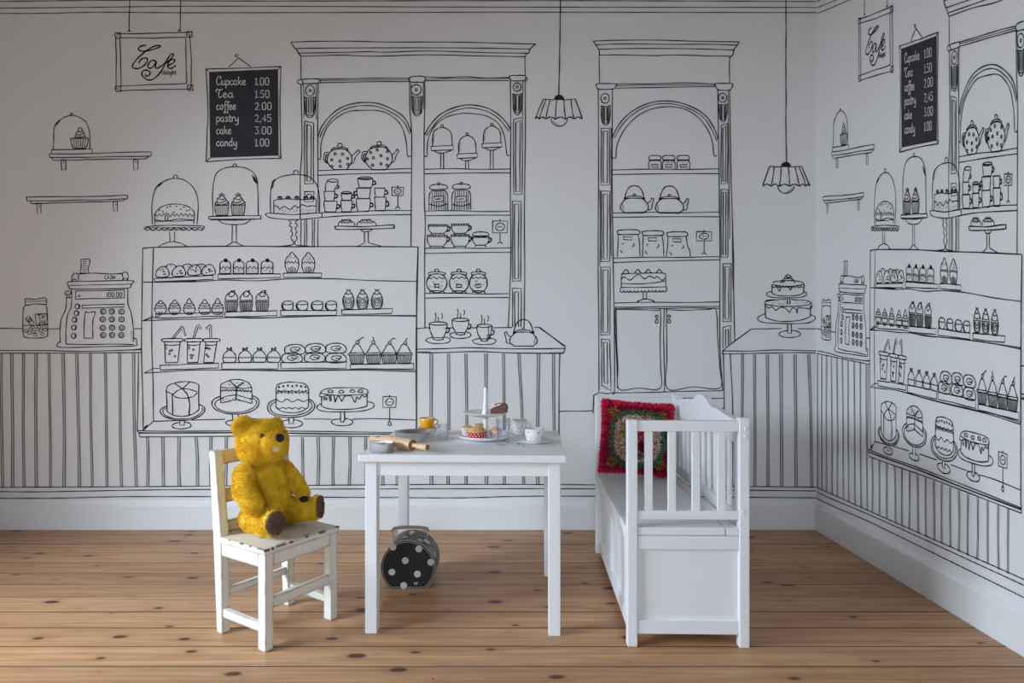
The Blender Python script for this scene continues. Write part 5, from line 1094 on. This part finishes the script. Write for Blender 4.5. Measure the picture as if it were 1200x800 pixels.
# backrest
bm = bmesh.new(); box(bm, BW - .022, BW - .004, pw, BL - pw, .319, .352); obj('back_lower_rail', bm, bench_m, b, bevel=.002)
half = [(.0, .646), (.030, .645), (.065, .636), (.085, .626), (.110, .619), (.135, .617), (.165, .619), (.20, .6145), (.25, .609), (.30, .6055), (.355, .604)]
top = [(BL / 2 - a, z) for a, z in reversed(half)] + [(BL / 2 + a, z) for a, z in half[1:]]
bm = bmesh.new(); prism(bm, top + [(top[-1][0], .541), (top[0][0], .541)], BW - .024, BW - .004, 'x'); obj('backrest_crest', bm, bench_m, b, bevel=.002)
n_sl = 11
for i in range(n_sl):
    y0 = pw + (BL - 2 * pw) * (i + .5) / n_sl - .011
    bm = bmesh.new(); box(bm, BW - .018, BW - .008, y0, y0 + .022, .3515, .5415); obj('back_slat', bm, bench_m, b, bevel=.002)
for z in (.585, .566, .364):
    bm = bmesh.new(); lathe(bm, [(0, .0025), (.004, .002), (.0055, 0), (.0055, -.002), (0, -.002)], 14, Matrix.Translation((BW - pw / 2 + (.003 if z > .5 else -.004), 0, z)) @ Matrix.Rotation(R(90), 4, 'X')); obj('screw_cap', bm, bench_m, b, smooth=True)

# ================================================================== rag cushion
H = .130; HT = .034
def pillow():
    bm = bmesh.new(); n = 22; g = {}
    for s in (1, -1):
        for i in range(n + 1):
            for j in range(n + 1):
                u_ = i / n * 2 - 1; v_ = j / n * 2 - 1
                th = HT * max(0, (1 - u_ ** 4)) ** .55 * max(0, (1 - v_ ** 4)) ** .55 + .004
                pin = 1 - .05 * (1 - abs(u_) ** 2) * abs(v_) ** 6 ; pin2 = 1 - .05 * (1 - abs(v_) ** 2) * abs(u_) ** 6
                g[s, i, j] = bm.verts.new((u_ * H * pin2, -s * th, v_ * H * pin))
        for i in range(n):
            for j in range(n): bm.faces.new([g[s, a, b_] for a, b_ in ((i, j), (i + 1, j), (i + 1, j + 1), (i, j + 1))][::s])
    ring = [(i, 0) for i in range(n)] + [(n, j) for j in range(n)] + [(i, n) for i in range(n, 0, -1)] + [(0, j) for j in range(n, 0, -1)]
    for (a, b_), (c_, d_) in zip(ring, ring[1:] + ring[:1]): bm.faces.new((g[1, a, b_], g[-1, a, b_], g[-1, c_, d_], g[1, c_, d_]))
    return bm
CM = Matrix.Translation((.4625, 2.285, .3205 + H + .013)) @ Matrix.Rotation(R(4.5), 4, 'Y') @ Matrix.Rotation(R(-9), 4, 'X')
bm = pillow(); bmesh.ops.transform(bm, matrix=CM, verts=bm.verts[:])
cu = obj('rag_cushion', bm, mat('red_backing', srgb(170, 26, 54), .95, var=.12, scale=80), smooth=True)
tag(cu, 'square red shaggy rag cushion with green ring and flower, on the bench', 'cushion')
CI = np.array(CM.inverted())
RED, DRED, GRN, CRM, PNK, OLV, DGR = [np.array(srgb(*x)) for x in ((244, 52, 100), (150, 28, 66), (72, 165, 124), (255, 238, 208), (240, 196, 188), (186, 184, 60), (50, 78, 56))]
def cush_col(P_, rs):
    L_ = P_ @ CI[:3, :3].T + CI[:3, 3]
    x, z = L_[:, 0] / H, L_[:, 2] / H
    j = rs.normal(0, .022, len(x)); x = x + j; z = z + rs.normal(0, .022, len(x))
    # rounded octagonal distance, a touch left and below the middle
    xx, zz = (x + .03) / 1.13, (z + .02) / 1.13
    m_ = (np.abs(xx) ** 3.2 + np.abs(zz) ** 3.2) ** (1 / 3.2)
    out = np.repeat(RED[None], len(x), 0)
    out[rs.rand(len(x)) < .22] = np.array(srgb(196, 28, 66))
    out[rs.rand(len(x)) < .10] = np.array(srgb(232, 84, 118))
    sq = np.maximum(np.abs(xx), np.abs(zz))
    out[(sq < .78) & (rs.rand(len(x)) < .75)] = DRED
    corner = np.hypot(np.abs(xx) - .60, np.abs(zz) - .60) < .13; out[corner] = np.where(rs.rand(corner.sum())[:, None] < .5, OLV, np.array(srgb(200, 70, 90)))
    out[m_ < .69] = GRN; out[(m_ < .69) & (rs.rand(len(x)) < .2)] = np.array(srgb(36, 92, 70))
    out[m_ < .57] = CRM
    ring = (m_ < .49) & (m_ > .42); out[ring] = PNK
    a = np.hypot((xx - .12) / .24, (zz + .02) / .34); out[a < 1] = np.array(srgb(206, 44, 84)); out[a < .55] = np.array(srgb(232, 120, 140)); out[np.hypot((xx - .14) / .13, (zz + .16) / .12) < 1] = np.array(srgb(120, 16, 44))
    out[np.hypot((xx + .30) / .13, (zz - .10) / .15) < 1] = OLV; out[np.hypot((xx + .22) / .08, (zz - .12) / .10) < 1] = GRN
    out[np.hypot((xx + .25) / .10, (zz + .16) / .09) < 1] = GRN; out[np.hypot((xx + .14) / .06, (zz + .28) / .12) < 1] = OLV; out[np.hypot((xx - .06) / .12, (zz + .40) / .07) < 1] = GRN
    out[np.hypot((xx + .24) / .14, (zz - .32) / .03) < 1] = DGR
    b_ = .85 + .35 * rs.rand(len(x)); out[:, :3] *= b_[:, None]
    return np.clip(out, 0, 1)
o = fur('pile', cu.data, pile_m, cu, 30000, .0105, .0034, 5, comb=(0, -.1, -.15), colf=cush_col, jitter=.36); o['label'] = 'hooked rag pile in red, green and cream'

# ================================================================== spotted round case under the table
cs = empty('round_case', (-.345, 2.037, 0), R(0))
tag(cs, 'black round toy case with white spots standing under the table', 'case')
RC, CZ = .091, .0705
def drum(r, z0=0, n=56):
    """outline of a disc with its foot cut flat (x, z)"""
    pts = []
    for i in range(n):
        a = R(-90) + 2 * math.pi * (i + .5) / n; x = r * math.cos(a); z = CZ + r * math.sin(a); pts.append((x, max(z, z0)))
    return pts
bm = bmesh.new(); prism(bm, drum(RC - .001), .002, .074, 'y'); obj('case_body', bm, greyc, cs, bevel=.0008, segs=1)
bm = bmesh.new(); prism(bm, drum(RC - .002, .001), -.001, .0025, 'y'); obj('front_cover', bm, blackc, cs)
bm = bmesh.new(); prism(bm, drum(RC + .0005), .078, .116, 'y'); obj('case_lid', bm, greyc, cs, bevel=.0008, segs=1)
bm = bmesh.new(); prism(bm, drum(RC - .006, .004), .073, .079, 'y'); obj('seam', bm, blackc, cs)
def rim(name, r, y, w_, m, z0=0):
    bm = bmesh.new(); tube(bm, [(x, y, max(z, z0)) for x, z in drum(r, z0)], w_, 6, True); return obj(name, bm, m, cs, smooth=True)
rim('piping', RC - .0015, .0005, .0017, piping, .0018); rim('piping', RC - .0065, -.0012, .0008, piping, .0062)
rim('piping', RC, .0735, .0014, piping, .0014); rim('piping', RC, .0785, .0014, blackc, .0014); rim('piping', RC, .1155, .0015, piping, .0015)
pxm = 2.037 / FP
for px_, py_ in ((460.6, 640.6), (490.9, 642.8), (475, 656.5), (504.8, 658.4), (459.4, 670), (489.2, 672.2), (473.2, 685.6)):
    x = (px_ - 600) * pxm + .345; z = HC - (py_ - YH) * pxm
    bm = bmesh.new(); lathe(bm, [(0, 0), (.0112, 0), (.0112, .0006), (.006, .0009), (0, .0010)], 22, Matrix.Translation((x, -.0009, z)) @ Matrix.Rotation(R(90), 4, 'X')); obj('spot', bm, dotw, cs)
def side_spot(ang, y):
    bm = bmesh.new(); n = 14; q = []
    for i in range(n):
        a = 2 * math.pi * i / n; aa = R(ang) + .0105 * math.cos(a) / RC; q.append(bm.verts.new(((RC + .0004) * math.cos(aa), y + .0105 * math.sin(a), CZ + (RC + .0004) * math.sin(aa))))
    bm.faces.new(q); obj('spot', bm, dotw, cs)
for ang, y in ((20, .036), (-12, .055), (48, .050), (66, .024), (100, .040), (132, .030), (158, .05), (2, .095), (36, .1)): side_spot(ang, y)
bm = bmesh.new()
for p in ([(0, 0), (0, 1), (.6, .9), (.6, .5), (0, .4)], [(.85, .05), (.95, .05)], [(1.75, .9), (1.4, 1), (1.2, .75), (1.6, .45), (1.7, .1), (1.2, 0)], [(1.95, .9), (2.05, 1.05)]):
    tube(bm, [(.0215 + x * .0055, -.0014, .0150 + y * .0075) for x, y in p], .0010, 5)
o = obj('monogram', bm, dotw, cs); o['label'] = 'small white lettering'
bm = bmesh.new(); hp = [(-.064, .0), (-.058, .008), (-.03, .0115), (0, .0125), (.03, .0115), (.058, .008), (.064, 0)]
prism(bm, [(x, .178 + z + .0045) for x, z in hp] + [(x, .178 + z - .0025) for x, z in reversed(hp)], .036, .056, 'y'); hnd = obj('handle', bm, handle_m, cs, bevel=.002)
for s in (-1, 1):
    bm = bmesh.new(); tube(bm, [(s * .060, .046, .180), (s * .058, .046, .165), (s * .055, .046, .136)], .0018, 8); o = obj('handle_link', bm, brass, hnd, smooth=True)
    bm = bmesh.new(); lathe(bm, [(0, 0), (.012, 0), (.011, .003), (.004, .004), (0, .004)], 16, Matrix.Translation((s * .055, .046, CZ + math.sqrt(RC ** 2 - .055 ** 2) - .001)) @ Matrix.Rotation(R(s * 37), 4, 'Y')); obj('handle_plate', bm, brass, cs, smooth=True)
bm = bmesh.new(); box(bm, -.007, .007, .062, .090, CZ + RC - .001, CZ + RC + .004); box(bm, -.0045, .0045, .056, .066, CZ + RC - .006, CZ + RC + .008); obj('clasp', bm, brass, cs, bevel=.001)

# ================================================================== things on the table
def TP(px_, Y, z=T0): return ((px_ - 600) / FP * Y, Y, z)
Z1 = T0 + .0004
# tin bowl
bm = bmesh.new(); lathe(bm, [(0, 0), (.046, 0), (.0478, .002), (.0575, .0285), (.0590, .0290), (.0590, .0298), (.0570, .0298), (.0465, .0030), (0, .0026)], 48)
o = obj('baking_tin', bm, tin, smooth=True); o.location = TP(483, 1.955, Z1); tag(o, 'round sloping tin baking dish behind the rolling pin', 'baking tin')
# rolling pin
a = Vector((-.437, 1.893, 0)); b_ = Vector((-.237, 1.724, 0)); ax = (b_ - a); L_ = ax.length; ax.normalize()
rp = empty('rolling_pin', (a.x, a.y, Z1 + .0169)); tag(rp, 'small wooden rolling pin with a green dot, on the table', 'rolling pin')
RM = Vector((0, 0, 1)).rotation_difference(ax).to_matrix().to_4x4()
bm = bmesh.new(); lathe(bm, [(0, .060), (.0155, .060), (.0168, .0625), (.0168, .1965), (.0158, .1985), (0, .1985)], 32, RM); obj('roller', bm, beech, rp, smooth=False, bevel=0)
bm = bmesh.new(); lathe(bm, [(.0085, .1986), (.0150, .1986), (.0150, .1990), (.0085, .1990)], 28, RM, close=True); obj('roller_end', bm, beech_end, rp)
bm = bmesh.new(); lathe(bm, [(0, 0), (.006, .0005), (.0085, .006), (.0095, .018), (.0082, .036), (.0062, .050), (.0066, .061), (0, .061)], 24, RM); obj('grip', bm, beech, rp, smooth=True)
bm = bmesh.new(); lathe(bm, [(0, .198), (.0066, .198), (.0062, .206), (.0080, .222), (.0092, L_ - .014), (.0086, L_ - .001), (.0082, L_), (0, L_)], 24, RM); obj('grip', bm, beech, rp, smooth=True)
bm = bmesh.new(); lathe(bm, [(0, L_ + .0002), (.0076, L_ + .0002), (.0072, L_ + .0008), (0, L_ + .0008)], 20, RM); obj('grip_end', bm, beech_end, rp)
sd = ax.cross(up).normalized(); out_ = (Vector((.0, -1, 0)) * .8 + up * .6); out_ = (out_ - ax * out_.dot(ax)).normalized()
bm = bmesh.new(); lathe(bm, [(0, .0006), (.0026, .0005), (.0026, -.001), (0, -.001)], 14, Matrix.Translation(ax * .142 + out_ * .0168) @ Vector((0, 0, 1)).rotation_difference(out_).to_matrix().to_4x4()); obj('green_dot', bm, green_d, rp)
# cookie cutter
bm = bmesh.new(); lathe(bm, [(.0325, 0), (.0325, .026), (.0340, .0275), (.0340, .0262), (.0318, .0275), (.0312, .026), (.0312, 0)], 56, close=True, lobes=4, lobe_amp=.05)
o = obj('cookie_cutter', bm, alu, smooth=True); o.location = TP(447.6, 1.752, Z1); o.rotation_euler = (0, 0, R(25)); tag(o, 'shiny aluminium cookie cutter ring at the left table edge', 'cookie cutter')
# white bowl, yellow saucer, yellow cup
yx, yy, _ = TP(500.5, 2.07)
bm = bmesh.new(); lathe(bm, [(0, 0), (.018, 0), (.019, .003), (.028, .010), (.0315, .0235), (.0305, .0240), (.0270, .011), (.017, .0045), (0, .0040)], 36); o = obj('small_bowl', bm, china, smooth=True); o.location = (yx + .002, yy, Z1); tag(o, 'small white bowl under the yellow saucer', 'bowl')
bm = bmesh.new(); lathe(bm, [(0, 0), (.016, 0), (.0185, .0012), (.030, .0040), (.0312, .0046), (.0300, .0058), (.018, .0026), (0, .0020)], 36); o = obj('saucer', bm, yellow, smooth=True); o.location = (yx, yy, Z1 + .0214 + .003); tag(o, 'yellow saucer balanced on a small white bowl', 'saucer')
def cup(name, loc, r, h, m, m_in, lab, hang_, hs_=1.0, foot=.5, spots=None, rimr=None, prof=None):
    e = empty(name, loc); tag(e, lab, 'cup')
    prof = prof or [(0, 0), (r * foot, 0), (r * foot, .0025), (r * foot * 1.08, .004), (r * .80, h * .30), (r * .94, h * .65), (r, h)]
    bm = bmesh.new(); lathe(bm, prof + [(r - .0012, h + .0006), (r * .93 - .0014, h * .66), (r * .76, h * .30), (0, h * .14)], 40); body = obj('cup_body', bm, m, e, smooth=True)
    bm = bmesh.new(); lathe(bm, [(r - .0016, h * .93), (r * .93 - .0020, h * .66), (r * .75, h * .31), (0, h * .145)], 40); obj('inside', bm, m_in, e, smooth=True)
    hp_ = [(r * .93, h * .80), (r * 1.22, h * .86), (r * 1.46, h * .72), (r * 1.42, h * .46), (r * 1.12, h * .30), (r * .84, h * .34)]
    hp_ = [(r * .93 + (x - r * .93) * hs_, z) for x, z in hp_]
    ca, sa = math.cos(R(hang_)), math.sin(R(hang_))
    bm = bmesh.new(); tube(bm, crom([(x * ca, x * sa, z) for x, z in hp_], 5), r * .085, 8); obj('cup_handle', bm, m, e, smooth=True)
    for k, (an, z, rad, mm) in enumerate(spots or []):
        # radius of the wall at this height
        rr = np.interp(z * h, [p[1] for p in prof[1:]], [p[0] for p in prof[1:]])
        nrm = Vector((math.cos(R(an)), math.sin(R(an)), 0)); mt_ = Matrix.Translation(nrm * (rr + .0002) + up * z * h) @ Vector((0, 0, 1)).rotation_difference(nrm).to_matrix().to_4x4()
        bm = bmesh.new(); lathe(bm, [(0, .0004), (rad, .0002), (rad, -.0012), (0, -.0012)], 10, mt_); obj('painted_dot', bm, mm, e)
    return e
cup('toy_cup', (yx + .0005, yy, Z1 + .0214 + .0062), .0262, .031, yellow, china, 'yellow toy cup with white inside, on the yellow saucer', -8, .8, .62)
# acrylic tumblers
def tumbler(px_, Y, r, h, lab):
    bm = bmesh.new(); lathe(bm, [(0, 0), (r * .80, 0), (r * .84, .001), (r * .86, h * .30), (r, h), (r - .0010, h + .0004), (r - .0020, h), (r * .86 - .0022, h * .32), (r * .78, h * .14), (0, h * .12)], 48, lobes=0)
    # fluted foot
    for v in bm.verts:
        z = v.co.z
        if z < h * .45 and (v.co.x ** 2 + v.co.y ** 2) > (r * .82) ** 2:
            a_ = math.atan2(v.co.y, v.co.x); k = 1 + .035 * math.cos(12 * a_); v.co.x *= k; v.co.y *= k
    o = obj('tumbler', bm, glass, smooth=True); o.location = TP(px_, Y, Z1); tag(o, lab, 'glass')
tumbler(519, 1.982, .0195, .0500, 'short clear toy tumbler beside the yellow cup')
tumbler(589.6, 1.884, .0232, .0800, 'tall clear toy tumbler in front of the cake stand')
# cake stand
SX, SY = (569 - 600) / FP * 1.992, 1.992
st = empty('cake_stand', (SX, SY, Z1)); tag(st, 'two-tier white china cake stand in the middle of the table', 'cake stand')
bm = bmesh.new(); lathe(bm, [(0, 0), (.050, 0), (.052, .0015), (.076, .0042), (.0905, .0132), (.0910, .0145), (.0895, .0152), (.079, .0074), (.045, .0066), (0, .0064)], 64); obj('lower_plate', bm, china, st, smooth=True)
bm = bmesh.new(); lathe(bm, [(0, .0055), (.011, .006), (.0085, .012), (.0065, .024), (.0065, .052), (.0095, .0722), (0, .0722)], 28); obj('column', bm, china, st, smooth=True)
bm = bmesh.new(); lathe(bm, [(0, .0715), (.022, .0715), (.040, .0740), (.060, .0795), (.0735, .0868), (.0740, .0878), (.0728, .0882), (.058, .0824), (.038, .0770), (0, .0755)], 64); obj('upper_plate', bm, china, st, smooth=True)
bm = bmesh.new(); lathe(bm, [(0, .0752), (.0150, .0752), (.0125, .082), (.0102, .092), (.0082, .112), (.0060, .150), (.0050, .1640), (.0040, .1662), (0, .1668)], 28); obj('stand_handle', bm, china, st, smooth=True)
# chocolate roll slice
sl = empty('cake_slice', (-.0405, 1.975, Z1 + .0848)); sl.scale = (.95, 1, 1.08); sl.rotation_euler = (0, R(-3), R(-8)); tag(sl, 'brown felt cake slice with white icing on the upper tier', 'cake')
prof_ = [(-.029, 0), (-.0295, .009), (-.0265, .0150), (-.014, .0205), (.002, .0245), (.012, .0285), (.020, .0292), (.0275, .0245), (.0295, .016), (.0270, .0065), (.020, .0005)]
bm = bmesh.new(); prism(bm, prof_, -.013, .013, 'y'); obj('sponge', bm, choc, sl, smooth=False, bevel=.003, segs=3)
bm = bmesh.new(); prism(bm, [(-.0275, .0148), (-.0265, .0150), (-.014, .0205), (.002, .0245), (.009, .0270), (.007, .0296), (-.004, .0276), (-.016, .0240), (-.026, .0178)], -.0128, .0128, 'y'); obj('icing', bm, icing, sl, bevel=.0015)
for x, z, mm in ((-.012, .026, lime), (-.006, .028, mat('pink_icing', srgb(226, 120, 140), .7)), (-.001, .0292, mat('pink_icing', srgb(226, 120, 140), .7)), (.004, .0296, redpap), (.008, .0292, lime), (-.009, .0262, redpap)):
    bm = bmesh.new(); ellipsoid(bm, (x, -.005 + .004 * math.sin(x * 900), z), (.0042, .006, .0028), None, 12, 8); obj('icing_blob', bm, mm, sl, smooth=True)
# cupcakes on the lower plate
def cupcake(x, y, r, h, mw, lab, dome, decor=None, group=None):
    e = empty('toy_cupcake', (x, y, Z1 + .0078)); tag(e, lab, 'cupcake')
    bm = bmesh.new(); n = 48; lathe(bm, [(0, 0), (r * .80, 0), (r, h), (r * .97, h), (r * .80, h * .3), (0, h * .28)], n)
    for i, v in enumerate(bm.verts):
        q = math.hypot(v.co.x, v.co.y)
        if q > r * .5:
            a_ = math.atan2(v.co.y, v.co.x); k = 1 + .022 * math.cos(24 * a_); v.co.x *= k; v.co.y *= k
            if v.co.z > h * .9: v.co.z += .0012 * math.cos(12 * a_)
    obj('paper_case', bm, mw, e, smooth=False)
    bm = bmesh.new(); lathe(bm, [(0, h * .3), (r * .86, h * .5), (r * .95, h * .86), (r * .93, h * 1.05), (r * .76, h + dome * .62), (r * .45, h + dome * .94), (0, h + dome)], 32); obj('sponge_top', bm, sponge, e, smooth=True)
    for k, (an, z, rad, mm) in enumerate(decor or []):
        rr = r * (.80 + .20 * z) * 1.012; nrm = Vector((math.cos(R(an)), math.sin(R(an)), 0)); mt_ = Matrix.Translation(nrm * (rr + .0003) + up * z * h) @ Vector((0, 0, 1)).rotation_difference(nrm).to_matrix().to_4x4()
        bm = bmesh.new(); lathe(bm, [(0, .0005), (rad, .0003), (rad, -.0015), (0, -.0015)], 10, mt_); obj('paper_spot', bm, mm, e)
    return e
rr_ = random.Random(5)
decs = [(-160 + i * 20 + (8 if r_ % 2 else 0), .2 + .3 * r_, .0019, icing) for r_ in range(3) for i in range(8)]
cupcake(-.1115, 1.948, .0318, .0215, redpap, 'cupcake in a red paper case with white spots, on the lower tier', .0165, decs)
cupcake(-.1460, 2.010, .0205, .0270, pink_m, 'pink-cased cupcake at the left rim of the lower tier', .006, [(-110 + 9 * i, .9 - .17 * i, .0016, lime) for i in range(5)])
cupcake(-.0520, 1.966, .0200, .0235, pink_m, 'pink-cased cupcake behind the tall tumbler on the lower tier', .0105, [(-140, .5, .002, redpap), (-95, .4, .002, redpap), (-70, .65, .002, redpap)])
cupcake(-.1080, 2.046, .0210, .0290, pink_m, 'pink-cased cupcake at the back of the lower tier, behind the red one', .006)
# spotted cups
sp1 = [(-70, .62, .0022, red_d), (-95, .50, .0020, mat('slate_dot', srgb(70, 84, 84), .5)), (-112, .70, .0020, olive_d), (-120, .28, .0022, red_d), (-50, .4, .002, teal_d), (-80, .25, .002, olive_d), (-140, .5, .002, teal_d), (-160, .3, .002, red_d)]
cup('spotted_cup', TP(608.6, 2.088, Z1), .0250, .0495, china, china, 'white spotted cup with a handle standing alone beside the tumbler', -4, .9, .66, sp1, prof=[(0, 0), (.0165, 0), (.017, .002), (.0178, .004), (.0215, .014), (.0240, .030), (.0250, .0495)])
sx_, sy_, _ = TP(627, 1.912)
bm = bmesh.new(); lathe(bm, [(0, 0), (.026, 0), (.028, .0012), (.030, .003), (.046, .0072), (.0495, .0092), (.0482, .0102), (.030, .0050), (.020, .0042), (0, .0040)], 48); o = obj('saucer', bm, china, smooth=True); o.location = (sx_, sy_, Z1); tag(o, 'white saucer under the spotted cup at the right table edge', 'saucer')
sp2 = [(-125, .78, .0022, red_d), (-106, .72, .0018, pink_m), (-112, .30, .0018, teal_d), (-124, .10, .0020, red_d), (-68, .74, .0024, red_d), (-62, .52, .0018, teal_d), (-72, .24, .002, olive_d), (-140, .80, .0016, teal_d), (-45, .4, .002, red_d), (-150, .4, .002, olive_d), (-100, .1, .0018, red_d)]
cup('spotted_cup', (sx_ - .002, sy_, Z1 + .0053), .0312, .0400, china, china, 'white spotted cup standing on the white saucer', 95, .8, .72, sp2, prof=[(0, 0), (.0225, 0), (.0235, .0016), (.0262, .008), (.0292, .021), (.0312, .0400)])
# teaspoon
bm = bmesh.new()
pts = [(.016, 1.884), (.031, 1.861), (.048, 1.851), (.075, 1.848), (.105, 1.847), (.132, 1.8465)]
N_ = 30
cv = crom([(x, y, 0) for x, y in pts], 7); wid = []
for i in range(len(cv)):
    q = i / (len(cv) - 1); wid.append(.0075 * math.sqrt(max(.02, 1 - ((q - .15) / .15) ** 2)) if q < .28 else (.0022 + .0018 * max(0, (q - .7) / .3)))
rows = []
for i, p in enumerate(cv):
    tq = Vector(cv[min(i + 1, len(cv) - 1)]) - Vector(cv[max(i - 1, 0)]); tq.normalize(); nq = Vector((-tq.y, tq.x, 0)); q = i / (len(cv) - 1)
    lift = .0010 + (.0024 if q < .28 else .0018 + .002 * math.sin((q - .28) / .72 * math.pi)); dip = .0022 if q < .28 else 0
    rows.append([bm.verts.new(Vector(p) + nq * wid[i] * s + up * (lift - dip * (1 - s * s))) for s in (-1, -.5, 0, .5, 1)])
for r0, r1 in zip(rows, rows[1:]):
    for k in range(4): bm.faces.new((r0[k], r0[k + 1], r1[k + 1], r1[k]))
o = obj('teaspoon', bm, steel, smooth=True); md = o.modifiers.new('t', 'SOLIDIFY'); md.thickness = .0009; o.location.z = Z1; tag(o, 'small steel teaspoon lying in front of the white saucer', 'spoon')
# pink paper scrap on the boards
bm = bmesh.new(); prism(bm, [(-.003, -.002), (.001, -.0025), (.0035, .0005), (.0005, .003), (-.002, .0015)], 0, .0008, 'z'); o = obj('paper_scrap', bm, pinkbit); o.location = ((507 - 600) / FP * 1.49, 1.49, .0003); tag(o, 'tiny pink paper scrap on the floor boards', 'paper scrap')
